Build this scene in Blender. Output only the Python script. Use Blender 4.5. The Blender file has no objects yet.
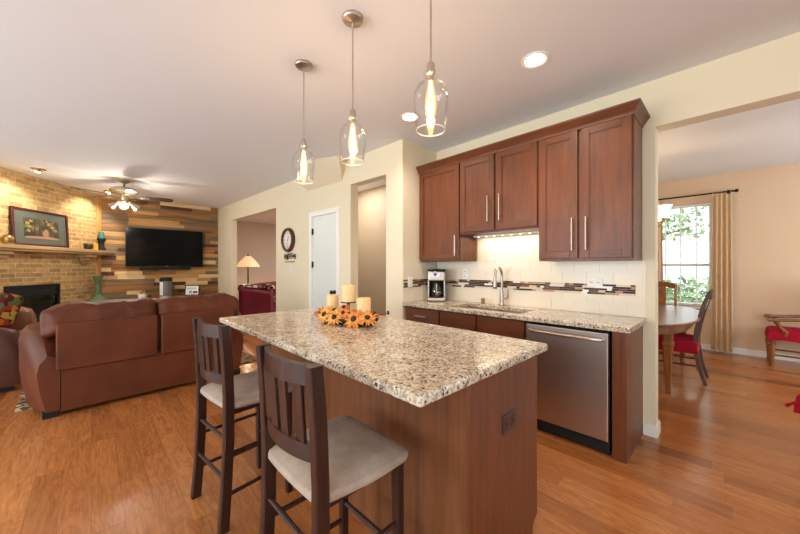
import bpy, bmesh, math, random
from math import pi, sin, cos, radians, atan2, hypot
from mathutils import Vector, Matrix, noise as mnoise

sc = bpy.context.scene
COL = sc.collection
rng = random.Random(7)

# ------------------------------------------------------------------ camera, world, daylight, exposure
cam_d = bpy.data.cameras.new('camera'); cam = bpy.data.objects.new('camera', cam_d); COL.objects.link(cam)
cam.location = (0, 0, 1.324); cam.rotation_euler = (radians(90), 0, radians(46))
cam_d.sensor_width = 36; cam_d.lens = 36*320/800; cam_d.clip_start = .02
sc.camera = cam
w = bpy.data.worlds.new('sky'); sc.world = w; w.use_nodes = True
bg = w.node_tree.nodes['Background']; bg.inputs[0].default_value = (.84, .94, 1, 1); bg.inputs[1].default_value = 4.0
vs = sc.view_settings
vs.view_transform = 'Standard'; vs.look = 'None'; vs.gamma = 1; vs.use_curve_mapping = False; vs.exposure = -0.23

def area(name, loc, rot, sx, sy, power, col=(1, 1, 1), spread=180):
    l = bpy.data.lights.new(name, 'AREA'); l.shape = 'RECTANGLE'; l.size = sx; l.size_y = sy; l.energy = power; l.color = col
    l.spread = radians(spread)
    o = bpy.data.objects.new(name, l); o.location = loc; o.rotation_euler = rot; COL.objects.link(o); return o
def point(name, loc, power, col, r=.03):
    l = bpy.data.lights.new(name, 'POINT'); l.energy = power; l.color = col; l.shadow_soft_size = r
    o = bpy.data.objects.new(name, l); o.location = loc; COL.objects.link(o); return o
def spot(name, loc, target, power, col, ang=100, blend=.6, r=.05):
    l = bpy.data.lights.new(name, 'SPOT'); l.energy = power; l.color = col; l.spot_size = radians(ang); l.spot_blend = blend; l.shadow_soft_size = r
    o = bpy.data.objects.new(name, l); o.location = loc
    o.rotation_euler = (Vector(target)-Vector(loc)).to_track_quat('-Z', 'Y').to_euler(); COL.objects.link(o); return o
COOL = (.83, .93, 1.0); WARM = (1, .90, .78)
# area lamps added as daylight outside unseen windows behind and beside the camera
for x, pw_ in ((-5.2, 55), (-2.4, 125), (.6, 95)):
    area('added_daylight', (x, -3.62, 1.45), (radians(110), 0, 0), 1.9, 2.1, pw_, COOL)
area('added_daylight', (2.78, -.9, 1.45), (radians(90), 0, radians(90)), 2.6, 2.1, 18, COOL)
area('added_daylight', (3.22, 5.2, 1.5), (radians(90), 0, radians(90)), 2.2, 1.8, 100, COOL)

area('hall_fill', (-4.6, 3.15, 2.76), (0, 0, 0), .7, .7, 24, (1, .96, .9))  # added lamp without a fixture, brightens the hall
area('sitting_room_fill', (-7.6, 5.2, 2.74), (0, 0, 0), .9, .9, 110, (1, .95, .9))  # unseen lamp added to lift the sitting room walls

# ------------------------------------------------------------------ mesh helpers
class MB:
    def __init__(s): s.bm = bmesh.new(); s.mats = []
    def mi(s, m):
        if m not in s.mats: s.mats.append(m)
        return s.mats.index(m)
    def add(s, tmp, m, M=None):
        i = s.mi(m); mp = {}
        flip = M is not None and M.determinant() < 0
        for v in tmp.verts: mp[v] = s.bm.verts.new(M @ v.co if M else v.co)
        for f in tmp.faces:
            vv = [mp[v] for v in f.verts]
            if flip: vv.reverse()
            try: nf = s.bm.faces.new(vv)
            except ValueError: continue
            nf.material_index = i; nf.smooth = True
        tmp.free(); return s
    def box(s, x0, x1, y0, y1, z0, z1, m, bev=0, seg=2, M=None):
        t = bmesh.new()
        c = [t.verts.new((x, y, z)) for z in (z0, z1) for y in (y0, y1) for x in (x0, x1)]
        for f in ((0, 2, 3, 1), (4, 5, 7, 6), (0, 1, 5, 4), (2, 6, 7, 3), (0, 4, 6, 2), (1, 3, 7, 5)): t.faces.new([c[i] for i in f])
        if bev: bmesh.ops.bevel(t, geom=t.edges[:], offset=bev, segments=seg, affect='EDGES', profile=.5)
        return s.add(t, m, M)
    def prism(s, poly, z0, z1, m, M=None, bev=0, seg=2):
        t = bmesh.new()
        a = [t.verts.new((p[0], p[1], z0)) for p in poly]; b = [t.verts.new((p[0], p[1], z1)) for p in poly]
        t.faces.new(a[::-1]); t.faces.new(b); n = len(a)
        for i in range(n): t.faces.new((a[i], a[(i+1) % n], b[(i+1) % n], b[i]))
        bmesh.ops.recalc_face_normals(t, faces=t.faces)
        if bev:
            ed = [e for e in t.edges if abs(e.verts[0].co.z-e.verts[1].co.z) < 1e-6]
            bmesh.ops.bevel(t, geom=ed, offset=bev, segments=seg, affect='EDGES', profile=.5)
        return s.add(t, m, M)
    def rings(s, rs, m, M=None, caps=True, closed=False):
        t = bmesh.new(); R = [[t.verts.new(p) for p in r] for r in rs]; n = len(R[0])
        k = len(R)
        for i in range(k if closed else k-1):
            A, B = R[i], R[(i+1) % k]
            for j in range(n): t.faces.new((A[j], A[(j+1) % n], B[(j+1) % n], B[j]))
        if caps and not closed: t.faces.new(R[0][::-1]); t.faces.new(R[-1])
        bmesh.ops.recalc_face_normals(t, faces=t.faces)
        return s.add(t, m, M)
    def tube(s, pts, r, m, seg=8, M=None, caps=True, closed=False):
        P = [Vector(p) for p in pts]; n = len(P); rr = r if isinstance(r, (list, tuple)) else [r]*n
        rs = []; nrm = None
        for i in range(n):
            if closed: d = P[(i+1) % n]-P[i-1]
            else: d = P[min(i+1, n-1)]-P[max(i-1, 0)]
            d.normalize()
            if nrm is None: nrm = d.orthogonal().normalized()
            else:
                nrm = nrm-d*nrm.dot(d); nrm.normalize()
            b = d.cross(nrm)
            rs.append([P[i]+(nrm*cos(2*pi*j/seg)+b*sin(2*pi*j/seg))*rr[i] for j in range(seg)])
        return s.rings(rs, m, M, caps, closed)
    def bar(s, pts, wd, dp, m, M=None):
        """bar of rectangular horizontal section through the points"""
        rs = []
        for i, p in enumerate(pts):
            a = wd[i]/2 if isinstance(wd, (list, tuple)) else wd/2; b = dp[i]/2 if isinstance(dp, (list, tuple)) else dp/2
            c = min(a, b)*.25
            rs.append([(p[0]+x, p[1]+y, p[2]) for x, y in ((-a+c, -b), (a-c, -b), (a, -b+c), (a, b-c), (a-c, b), (-a+c, b), (-a, b-c), (-a, -b+c))])
        return s.rings(rs, m, M)
    def lathe(s, prof, m, c=(0, 0, 0), seg=24, M=None, wob=None):
        t = bmesh.new(); R = []
        for r, z in prof:
            if r < 1e-6: R.append([t.verts.new((c[0], c[1], c[2]+z))])
            else: R.append([t.verts.new((c[0]+r*cos(2*pi*j/seg), c[1]+r*sin(2*pi*j/seg), c[2]+z)) for j in range(seg)])
        for A, B in zip(R, R[1:]):
            for j in range(seg):
                q = [A[j % len(A)], A[(j+1) % len(A)], B[(j+1) % len(B)], B[j % len(B)]]
                u = []
                for v in q:
                    if v not in u: u.append(v)
                if len(u) > 2:
                    try: t.faces.new(u)
                    except ValueError: pass
        bmesh.ops.recalc_face_normals(t, faces=t.faces)
        return s.add(t, m, M)
    def ball(s, c, r, m, M=None, u=14, v=9):
        t = bmesh.new(); bmesh.ops.create_uvsphere(t, u_segments=u, v_segments=v, radius=1)
        rx, ry, rz = r if isinstance(r, (tuple, list)) else (r, r, r)
        for q in t.verts: q.co = Vector((c[0]+q.co.x*rx, c[1]+q.co.y*ry, c[2]+q.co.z*rz))
        return s.add(t, m, M)
    def cushion(s, c, size, r, m, n=10, bulge=(0, 0, 0), wr=0, seed=0, fn=None, M=None):
        """rounded box with bulging faces and leather-like wrinkles"""
        t = bmesh.new(); bmesh.ops.create_cube(t, size=2)
        bmesh.ops.subdivide_edges(t, edges=t.edges[:], cuts=n, use_grid_fill=True)
        h = [k/2 for k in size]
        for v in t.verts:
            p = v.co.copy(); q = Vector((p.x*h[0], p.y*h[1], p.z*h[2]))
            inn = Vector([max(-(h[k]-r), min(h[k]-r, q[k])) for k in range(3)])
            d = q-inn
            if d.length > 1e-9: q = inn+d.normalized()*min(r, max(abs(d.x), abs(d.y), abs(d.z))) if d.length else q
            for k in range(3):
                if bulge[k]:
                    o = [(1-p[j]**2) for j in range(3) if j != k]
                    q[k] += p[k]*bulge[k]*max(0, o[0])**.6*max(0, o[1])**.6
            if wr:
                nv = mnoise.noise(Vector((q.x*7+seed, q.y*7, q.z*12)))*wr+mnoise.noise(Vector((q.x*19, q.y*15+seed, q.z*25)))*wr*.4
                q += (q-Vector((0, 0, 0))).normalized()*nv
            if fn: q = fn(q)
            v.co = q+Vector(c)
        return s.add(t, m, M)
    def build(s, name, parent=None, loc=(0, 0, 0), rot=0, sharp=35):
        me = bpy.data.meshes.new(name); s.bm.to_mesh(me); s.bm.free()
        for m in s.mats: me.materials.append(m)
        me.set_sharp_from_angle(angle=radians(sharp))
        o = bpy.data.objects.new(name, me); COL.objects.link(o)
        if sharp < 50:
            wn = o.modifiers.new('weighted_normals', 'WEIGHTED_NORMAL'); wn.keep_sharp = True; wn.weight = 80
        if parent: o.parent = parent
        o.location = loc; o.rotation_euler = (0, 0, rot); return o
def tag(o, label, cat, group=None, kind=None):
    if label: o['label'] = label
    if cat: o['category'] = cat
    if group: o['group'] = group
    if kind: o['kind'] = kind
    return o
def thing(name, label, cat, loc=(0, 0, 0), rot=0, group=None):
    o = bpy.data.objects.new(name, None); o.empty_display_size = .1; COL.objects.link(o)
    o.location = loc; o.rotation_euler = (0, 0, rot); return tag(o, label, cat, group)
def struct(mb, name, loc=(0, 0, 0), rot=0, label=None):
    o = mb.build(name, None, loc, rot); o['kind'] = 'structure'
    if label: o['label'] = label
    return o
def kids(o): return [c for c in COL.objects if c.parent == o]
def dup(o, loc, rot, label, parent=None):
    c = o.copy(); COL.objects.link(c); c.parent = parent
    if loc is not None: c.location = loc; c.rotation_euler = (0, 0, rot)
    if label: c['label'] = label
    for k in kids(o): dup(k, None, 0, None, c)
    return c
def arc(cx, cy, r, a0, a1, n): return [(cx+r*cos(radians(a0+(a1-a0)*i/n)), cy+r*sin(radians(a0+(a1-a0)*i/n))) for i in range(n+1)]
XZ = Matrix(((1, 0, 0, 0), (0, 0, -1, 0), (0, 1, 0, 0), (0, 0, 0, 1)))      # poly (x,z) extruded along -y
YZ = Matrix(((0, 0, 1, 0), (1, 0, 0, 0), (0, 1, 0, 0), (0, 0, 0, 1)))       # poly (y,z) extruded along x
def T(x, y, z): return Matrix.Translation((x, y, z))
def RZ(a): return Matrix.Rotation(a, 4, 'Z')
def RX(a): return Matrix.Rotation(a, 4, 'X')
def RY(a): return Matrix.Rotation(a, 4, 'Y')

# ------------------------------------------------------------------ materials
def lin(c):
    f = lambda v: (v/255)/12.92 if v/255 <= .04045 else ((v/255+.055)/1.055)**2.4
    return (f(c[0]), f(c[1]), f(c[2]), 1)
def mat(name, c, rough=.5, metal=0, spec=.5, **kw):
    m = bpy.data.materials.new(name); m.use_nodes = True; b = m.node_tree.nodes['Principled BSDF']
    b.inputs['Base Color'].default_value = lin(c); b.inputs['Roughness'].default_value = rough; b.inputs['Metallic'].default_value = metal
    b.inputs['Specular IOR Level'].default_value = spec*.75
    for k, v in kw.items(): b.inputs[k].default_value = v
    return m
class NT:
    def __init__(s, m): s.m = m; s.t = m.node_tree; s.n = s.t.nodes; s.b = s.n['Principled BSDF']
    def new(s, ty, **kw):
        n = s.n.new(ty)
        for k, v in kw.items(): setattr(n, k, v)
        return n
    def link(s, a, b): s.t.links.new(a, b)
    def coords(s, scale=(1, 1, 1), kind='Object'):
        tc = s.new('ShaderNodeTexCoord'); mp = s.new('ShaderNodeMapping'); mp.inputs['Scale'].default_value = scale
        s.link(tc.outputs[kind], mp.inputs[0]); return mp.outputs[0]
    def noise(s, vec, scale, detail=4, rough=.5, dist=0):
        n = s.new('ShaderNodeTexNoise'); n.inputs['Scale'].default_value = scale; n.inputs['Detail'].default_value = detail
        n.inputs['Roughness'].default_value = rough; n.inputs['Distortion'].default_value = dist; s.link(vec, n.inputs['Vector']); return n.outputs['Fac']
    def ramp(s, fac, stops, mode='LINEAR'):
        r = s.new('ShaderNodeValToRGB'); e = r.color_ramp.elements; r.color_ramp.interpolation = mode
        while len(e) < len(stops): e.new(1)
        for k, (p, c) in enumerate(stops): e[k].position = p; e[k].color = lin(c)
        s.link(fac, r.inputs[0]); return r.outputs[0]
    def math(s, op, a, b=None):
        n = s.new('ShaderNodeMath', operation=op)
        for i, v in enumerate((a, b)):
            if v is None: continue
            if isinstance(v, (int, float)): n.inputs[i].default_value = v
            else: s.link(v, n.inputs[i])
        return n.outputs[0]
    def mix(s, fac, a, b, bt='MIX'):
        n = s.new('ShaderNodeMix', data_type='RGBA', blend_type=bt)
        for i, v in ((0, fac), (6, a), (7, b)):
            if isinstance(v, (int, float)): n.inputs[i].default_value = v
            elif isinstance(v, tuple): n.inputs[i].default_value = lin(v)
            else: s.link(v, n.inputs[i])
        return n.outputs[2]
    def bump(s, h, strength=.3, dist=.01):
        b = s.new('ShaderNodeBump'); b.inputs['Strength'].default_value = strength; b.inputs['Distance'].default_value = dist
        s.link(h, b.inputs['Height']); s.link(b.outputs[0], s.b.inputs['Normal'])
    def color(s, c): s.link(c, s.b.inputs['Base Color'])
def wood(name, dark, light, axis='z', rough=.35, fine=1, coat=0, contrast=(.3, .7)):
    m = mat(name, light, rough); t = NT(m)
    k = {'x': (2, 28, 28), 'y': (28, 2, 28), 'z': (28, 28, 2)}[axis]
    v = t.coords(tuple(a*fine for a in k)); n = t.noise(v, 1.2, 5, .6, .6)
    n2 = t.noise(t.coords((1.5, 1.5, 1.5)), 1.5, 2)
    f = t.math('ADD', t.math('MULTIPLY', n, .7), t.math('MULTIPLY', n2, .3)) if not rough >= .7 else t.math('ADD', t.math('MULTIPLY', n, .55), t.math('MULTIPLY', t.noise(v, .5, 3, .6, 1.5), .45))
    t.color(t.ramp(f, [(contrast[0], dark), (contrast[1], light)])); t.bump(n, .08, .002)
    if coat: t.b.inputs['Coat Weight'].default_value = coat; t.b.inputs['Coat Roughness'].default_value = .15
    return m
def fabric(name, a, b, scale=220, rough=.9):
    m = mat(name, a, rough, 0, .2); t = NT(m); v = t.coords()
    n = t.noise(v, scale, 2); n2 = t.noise(v, 6, 3)
    t.color(t.ramp(t.math('ADD', t.math('MULTIPLY', n, .3), t.math('MULTIPLY', n2, .7)), [(.35, a), (.65, b)])); t.bump(n, .2, .002); return m
def leather(name, a, b, rough=.38):
    m = mat(name, a, rough, 0, .5); t = NT(m); v = t.coords()
    n = t.noise(v, 3, 4); vo = t.new('ShaderNodeTexVoronoi'); vo.inputs['Scale'].default_value = 160; t.link(v, vo.inputs['Vector'])
    t.color(t.ramp(n, [(.3, a), (.7, b)])); t.bump(vo.outputs['Distance'], .12, .002); return m
def paint(name, c, rough=.6):
    m = mat(name, c, rough, 0, .3); t = NT(m); n = t.noise(t.coords(), 180, 2); t.bump(n, .05, .002); return m
def emit(name, c, strength, base=(255, 255, 255)):
    m = mat(name, base, .4); b = m.node_tree.nodes['Principled BSDF']
    b.inputs['Emission Color'].default_value = lin(c); b.inputs['Emission Strength'].default_value = strength; return m
def thin_glass(name, tint=(255, 255, 255), ior=1.45, rough=0.0):
    m = bpy.data.materials.new(name); m.use_nodes = True; nt = m.node_tree; nt.nodes.clear()
    o = nt.nodes.new('ShaderNodeOutputMaterial'); mx = nt.nodes.new('ShaderNodeMixShader'); tr = nt.nodes.new('ShaderNodeBsdfTransparent')
    gl = nt.nodes.new('ShaderNodeBsdfGlossy'); lw_ = nt.nodes.new('ShaderNodeLayerWeight'); lw_.inputs[0].default_value = .5
    pw = nt.nodes.new('ShaderNodeMath'); pw.operation = 'POWER'; pw.inputs[1].default_value = 3.5; nt.links.new(lw_.outputs['Facing'], pw.inputs[0])
    fr = nt.nodes.new('ShaderNodeMath'); fr.operation = 'MULTIPLY_ADD'; fr.inputs[1].default_value = .55; fr.inputs[2].default_value = ((ior-1)/(ior+1))**2*1.6; nt.links.new(pw.outputs[0], fr.inputs[0])
    tr.inputs[0].default_value = lin(tint); gl.inputs['Roughness'].default_value = rough
    nt.links.new(fr.outputs[0], mx.inputs[0]); nt.links.new(tr.outputs[0], mx.inputs[1]); nt.links.new(gl.outputs[0], mx.inputs[2]); nt.links.new(mx.outputs[0], o.inputs[0]); return m
def planks(name, wdt, lng, ramp_stops, ax=0, rough=.3, seam=(70, 38, 20), grain=.35, coat=.0):
    """boards along axis ax (0=x,1=y) of the floor"""
    m = mat(name, (150, 90, 50), rough); t = NT(m)
    tc = t.new('ShaderNodeTexCoord'); sp = t.new('ShaderNodeSeparateXYZ'); t.link(tc.outputs['Object'], sp.inputs[0])
    a, b = sp.outputs[ax], sp.outputs[1-ax]
    r = t.math('DIVIDE', b, wdt); row = t.math('FLOOR', r); fr = t.math('FRACT', r)
    w1 = t.new('ShaderNodeTexWhiteNoise', noise_dimensions='1D'); t.link(row, w1.inputs['W'])
    cpos = t.math('DIVIDE', t.math('ADD', a, t.math('MULTIPLY', w1.outputs['Value'], 9.7)), lng); colm = t.math('FLOOR', cpos); fc = t.math('FRACT', cpos)
    cb = t.new('ShaderNodeCombineXYZ'); t.link(row, cb.inputs[0]); t.link(colm, cb.inputs[1])
    w2 = t.new('ShaderNodeTexWhiteNoise', noise_dimensions='2D'); t.link(cb.outputs[0], w2.inputs['Vector'])
    base = t.ramp(w2.outputs['Value'], ramp_stops)
    sc_ = (1.6, 16, 1) if ax == 0 else (16, 1.6, 1)
    mp = t.new('ShaderNodeMapping'); mp.inputs['Scale'].default_value = sc_; ad = t.new('ShaderNodeVectorMath', operation='ADD')
    t.link(tc.outputs['Object'], mp.inputs[0]); t.link(mp.outputs[0], ad.inputs[0]); 
    cb2 = t.new('ShaderNodeCombineXYZ'); t.link(t.math('MULTIPLY', w2.outputs['Value'], 50), cb2.inputs[2]); t.link(cb2.outputs[0], ad.inputs[1])
    g = t.noise(ad.outputs[0], 2.2, 6, .62, 1.2)
    mp3 = t.new('ShaderNodeMapping'); mp3.inputs['Scale'].default_value = (1.3, 6, 1); ad3 = t.new('ShaderNodeVectorMath', operation='ADD')
    t.link(tc.outputs['Object'], mp3.inputs[0]); t.link(mp3.outputs[0], ad3.inputs[0]); t.link(cb2.outputs[0], ad3.inputs[1])
    cat = t.math('SINE', t.math('MULTIPLY', t.noise(ad3.outputs[0], 1.0, 3, .45, .3), 95))
    gc = t.ramp(g, [(.28, (176, 160, 150)), (.58, (255, 255, 255))])
    c = t.mix(grain, base, gc, 'MULTIPLY')
    c = t.mix(t.math('MULTIPLY', t.math('GREATER_THAN', cat, .35), .20), c, (120, 62, 28))
    e = .0010
    s1 = t.math('LESS_THAN', fr, e/wdt*2); s2 = t.math('LESS_THAN', fc, e/lng*1.6)
    sm = t.math('MAXIMUM', s1, s2)
    t.color(t.mix(t.math('MULTIPLY', sm, .45), c, seam)); t.bump(t.math('SUBTRACT', t.math('MULTIPLY', g, .25), sm), .2, .002)
    if coat: t.b.inputs['Coat Weight'].default_value = coat; t.b.inputs['Coat Roughness'].default_value = .12
    return m
def granite(name):
    m = mat(name, (215, 198, 170), .12, 0, .5); t = NT(m); v = t.coords()
    n1 = t.noise(v, 13, 6, .65, .8); n2 = t.noise(v, 60, 5, .7)
    base = t.ramp(t.math('ADD', t.math('MULTIPLY', n1, .5), t.math('MULTIPLY', n2, .5)), [(.36, (140, 116, 94)), (.44, (190, 170, 144)), (.53, (214, 202, 182)), (.68, (228, 220, 206))])
    vo = t.new('ShaderNodeTexVoronoi'); vo.inputs['Scale'].default_value = 125; vo.inputs['Randomness'].default_value = 1
    dm = t.new('ShaderNodeVectorMath', operation='ADD'); t.link(v, dm.inputs[0])
    nz = t.new('ShaderNodeTexNoise'); nz.inputs['Scale'].default_value = 60; t.link(v, nz.inputs['Vector'])
    ms = t.new('ShaderNodeVectorMath', operation='SCALE'); ms.inputs['Scale'].default_value = .012; t.link(nz.outputs['Color'], ms.inputs[0]); t.link(ms.outputs[0], dm.inputs[1])
    t.link(dm.outputs[0], vo.inputs['Vector'])
    sp = t.new('ShaderNodeSeparateColor'); t.link(vo.outputs['Color'], sp.inputs[0])
    clus = t.noise(v, 16, 3)
    k = t.math('ADD', sp.outputs[0], t.math('MULTIPLY', t.math('SUBTRACT', clus, .5), .7))
    c = t.mix(t.math('LESS_THAN', k, .10), base, (62, 50, 44))
    c = t.mix(t.math('MULTIPLY', t.math('GREATER_THAN', k, .83), .75), c, (150, 124, 100))
    c = t.mix(t.math('MULTIPLY', t.math('LESS_THAN', sp.outputs[1], .16), .6), c, (118, 108, 100))
    t.color(c); return m
def bricks(name):
    m = mat(name, (200, 165, 110), .85, 0, .2); t = NT(m)
    tc = t.new('ShaderNodeTexCoord'); sp = t.new('ShaderNodeSeparateXYZ'); t.link(tc.outputs['Object'], sp.inputs[0])
    cb = t.new('ShaderNodeCombineXYZ'); t.link(t.math('ADD', sp.outputs[0], sp.outputs[1]), cb.inputs[0]); t.link(sp.outputs[2], cb.inputs[1])
    br = t.new('ShaderNodeTexBrick'); t.link(cb.outputs[0], br.inputs['Vector'])
    br.inputs['Scale'].default_value = 1; br.inputs['Brick Width'].default_value = .215; br.inputs['Row Height'].default_value = .0725; br.inputs['Mortar Size'].default_value = .006
    br.inputs['Mortar Smooth'].default_value = .2
    br.inputs['Color1'].default_value = lin((200, 166, 116)); br.inputs['Color2'].default_value = lin((158, 126, 86)); br.inputs['Mortar'].default_value = lin((216, 194, 154)); br.inputs['Bias'].default_value = -.15
    n = t.noise(cb.outputs[0], 14, 5, .65)
    c = t.mix(.55, br.outputs['Color'], t.ramp(n, [(.3, (168, 152, 134)), (.62, (255, 252, 244))]), 'MULTIPLY')
    t.color(c); t.bump(t.math('ADD', t.math('MULTIPLY', br.outputs['Fac'], -1), t.math('MULTIPLY', n, .5)), .7, .012); return m

M_ceil = paint('ceiling paint', (234, 236, 240), .7)
M_wall = paint('cream wall paint', (230, 218, 190))
M_din = paint('peach wall paint', (226, 198, 166))
M_sit = paint('mauve brown wall paint', (204, 190, 174))
M_hall = paint('grey brown wall paint', (192, 174, 152))
M_trim = mat('white trim paint', (240, 238, 230), .35)
M_door = mat('white door paint', (222, 226, 220), .35)
M_floor = planks('hickory floor boards', .127, 1.15, [(0, (140, 84, 44)), (.08, (166, 102, 54)), (.3, (180, 112, 60)), (.55, (188, 118, 64)), (.8, (196, 126, 70)), (1, (158, 96, 50))], 0, .26, grain=.6, coat=.25)
M_cab = wood('cherry cabinet wood', (82, 45, 22), (124, 67, 35), 'z', .42, coat=.08)
M_cabx = wood('cherry cabinet wood across', (82, 45, 22), (124, 67, 35), 'x', .42, coat=.08)
M_isl = wood('figured island panel wood', (92, 53, 29), (134, 83, 48), 'z', .45, .6)
M_cabd = mat('dark toe kick brown', (40, 22, 15), .6)  # plain dark brown of the toe kicks
M_gran = granite('speckled beige granite')
M_steel = mat('brushed stainless steel', (190, 180, 172), .28, 1); 
_t = NT(M_steel); _n = _t.noise(_t.coords((160, 160, 1)), 2, 3); _t.link(_t.math('ADD', _t.math('MULTIPLY', _n, .10), .30), _t.b.inputs['Roughness'])
M_nick = mat('brushed nickel', (190, 180, 168), .34, 1)
M_chrome = mat('chrome', (220, 218, 215), .08, 1)
M_black = mat('black plastic', (18, 18, 19), .35)
M_matb = mat('matt black', (24, 23, 23), .7)
M_tile = mat('cream ceramic tile', (236, 224, 202), .22)
M_grout = mat('pale grout', (232, 220, 200), .9)
M_white = mat('white plastic', (240, 238, 232), .35)
M_esp = wood('espresso stool wood', (40, 21, 16), (64, 37, 28), 'z', .36, coat=.1)
M_seat = fabric('pale microsuede', (146, 128, 114), (182, 164, 148))
M_lea = leather('chestnut brown leather', (82, 39, 20), (108, 54, 28), .5)
M_lea.node_tree.nodes['Principled BSDF'].inputs['Specular IOR Level'].default_value = .28
M_lead = leather('dark brown leather', (70, 36, 24), (96, 52, 34))
M_leat = leather('tan brown leather', (124, 78, 46), (146, 96, 60))
M_burg = leather('burgundy leather', (92, 22, 34), (116, 32, 46), .35)
M_brick = bricks('tan brick')
M_oak = wood('pale oak trim', (170, 120, 66), (208, 160, 98), 'z', .5)
M_oakx = wood('weathered oak mantel', (150, 118, 78), (192, 160, 116), 'x', .6)
M_glass = thin_glass('clear glass')
M_pane = thin_glass('window glass', (255, 255, 255), 1.3)
M_dwood = wood('walnut dining wood', (110, 62, 26), (158, 100, 50), 'z', .25, coat=.4)
M_dwoodx = wood('walnut dining wood across', (92, 54, 26), (132, 84, 48), 'x', .3, coat=.15)
M_ddark = wood('dark dining chair wood', (70, 44, 32), (104, 70, 52), 'z', .35)
M_red = fabric('crimson seat cloth', (150, 16, 36), (178, 28, 52), 120)
M_curt = mat('tan curtain cloth', (214, 184, 146), .85, 0, .15)
M_bronze = mat('dark bronze metal', (70, 52, 40), .35, .9)
M_brass = mat('aged brass', (168, 140, 92), .3, 1)
M_wax = mat('ivory candle wax', (240, 200, 144), .5, 0, .4); M_wax.node_tree.nodes['Principled BSDF'].inputs['Subsurface Weight'].default_value = .1
M_wax.node_tree.nodes['Principled BSDF'].inputs['Subsurface Radius'].default_value = (.03, .015, .006)
M_wick = mat('burnt wick', (30, 25, 20), .9)

# ------------------------------------------------------------------ the setting
H = 2.78
b = MB(); b.box(-11.3, 3.3, -3.6, 7.3, -.12, 0, M_floor); struct(b, 'floor')
b = MB(); b.box(-11.3, 3.3, -3.6, 7.3, H, H+.12, M_ceil); struct(b, 'ceiling')
# long wall carrying the clock, the white door and two openings: local x runs along it, local y goes into it
LW = (-2.62, 2.55, 0); LA = math.atan(.04)
def lw(X, dy=0, z=0):
    u = X+2.62; return (LW[0]+u*cos(LA)-dy*sin(LA), LW[1]+u*sin(LA)+dy*cos(LA), z)
b = MB(); t_ = .13
def ls(X0, X1, z0, z1): b.box(X0+2.62, X1+2.62, 0, t_, z0, z1, M_wall)
ls(-11.3, -8.05, 0, H); ls(-8.05, -5.762, 2.405, H); ls(-5.762, -4.53, 0, H); ls(-4.53, -3.87, 2.105, H); ls(-3.87, -3.561, 0, H)
ls(-3.561, -2.871, 2.435, H); ls(-2.871, -2.61, 0, H)
struct(b, 'wall_hall', LW, LA, 'long cream wall with the clock, white door and two openings')
b = MB(); b.box(-2.74, -2.6, 2.552, 3.29, 0, H, M_wall); struct(b, 'wall_return')
b = MB(); b.box(-2.60, -.41, 3.155, 3.29, 0, H, M_wall); b.box(-.41, 2.4, 3.155, 3.29, 2.415, H, M_wall); b.box(2.4, 3.3, 3.155, 3.29, 0, H, M_wall); struct(b, 'wall_kitchen')
b = MB(); b.box(-9.0, -8.875, .0, 2.36, 0, H, M_wall); struct(b, 'wall_television')
FA = (-8.87, .13, 0); FR = -atan2(1.083, 1.473)            # corner fireplace wall: local x from the television corner outward, local y into the room
def fw(x, y=0, z=0): return (FA[0]+x*cos(FR)-y*sin(FR), FA[1]+x*sin(FR)+y*cos(FR), z)
b = MB()
b.box(-.05, .88, -.15, 0, 0, H, M_brick); b.box(1.78, 2.66, -.15, 0, 0, H, M_brick); b.box(.88, 1.78, -.15, 0, 1.04, H, M_brick); b.box(.88, 1.78, -.15, 0, 0, .40, M_brick)
struct(b, 'wall_fireplace', FA, FR, 'tan brick corner wall around the fireplace')
b = MB(); b.box(.0, 2.1, .0, .42, .0, .38, M_brick); b.box(-.0, 2.12, 0, .45, .38, .42, M_brick, .008); struct(b, 'trim_1', FA, FR, 'raised brick hearth')
b = MB(); b.box(.0, .105, 0, .03, .42, H, M_oak, .003); struct(b, 'trim_2', FA, FR, 'pale upright board at the end of the brick wall')
# walls outside the frame, with the windows that let the daylight in
fe = fw(2.66)
b = MB(); b.box(fe[0]-.13, fe[0], -3.45, fe[1]+.08, 0, H, M_wall); struct(b, 'wall_west')
def wall_with_holes(name, horizontal, a0, a1, c0, c1, holes, m):
    b = MB()
    def bx(p, q, z0, z1):
        if q-p < 1e-4: return
        if horizontal: b.box(p, q, c0, c1, z0, z1, m)
        else: b.box(c0, c1, p, q, z0, z1, m)
    p = a0
    for (h0, h1, z0, z1) in holes:
        bx(p, h0, 0, H); bx(h0, h1, 0, z0); bx(h0, h1, z1, H); p = h1
    bx(p, a1, 0, H); return struct(b, name)
wall_with_holes('wall_south', True, fe[0]-.13, 2.63, -3.58, -3.45, [(-6.1, -4.3, .45, 2.45), (-3.3, -1.5, .1, 2.45), (-.3, 1.5, .45, 2.45)], M_wall)
wall_with_holes('wall_east', False, -3.45, 3.155, 2.5, 2.63, [(-2.1, .3, .45, 2.45)], M_wall)
wall_with_holes('wall_dining_east', False, 3.29, 7.1, 3.0, 3.13, [(4.2, 6.2, .6, 2.4)], M_din)
wall_with_holes('wall_dining_window', True, -2.6, 3.13, 7.1, 7.25, [(-.99, -.205, .68, 2.36), (1.45, 2.25, .68, 2.36)], M_din)
b = MB(); b.box(-2.6, -2.47, 3.29, 7.1, 0, H, M_din); struct(b, 'wall_dining_west')
b = MB(); b.box(-2.47, -.42, 3.29, 3.30, 0, H, M_din); b.box(-.42, 2.4, 3.29, 3.30, 2.415, H, M_din); b.box(2.4, 3.0, 3.29, 3.30, 0, H, M_din); struct(b, 'wall_dining_south')
b = MB(); b.box(-5.2, -2.6, 3.75, 3.85, 0, H, M_hall); struct(b, 'wall_hall_back')
b = MB(); b.box(-5.2, -5.1, 2.62, 3.75, 0, H, M_hall); struct(b, 'wall_hall_side')
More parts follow.
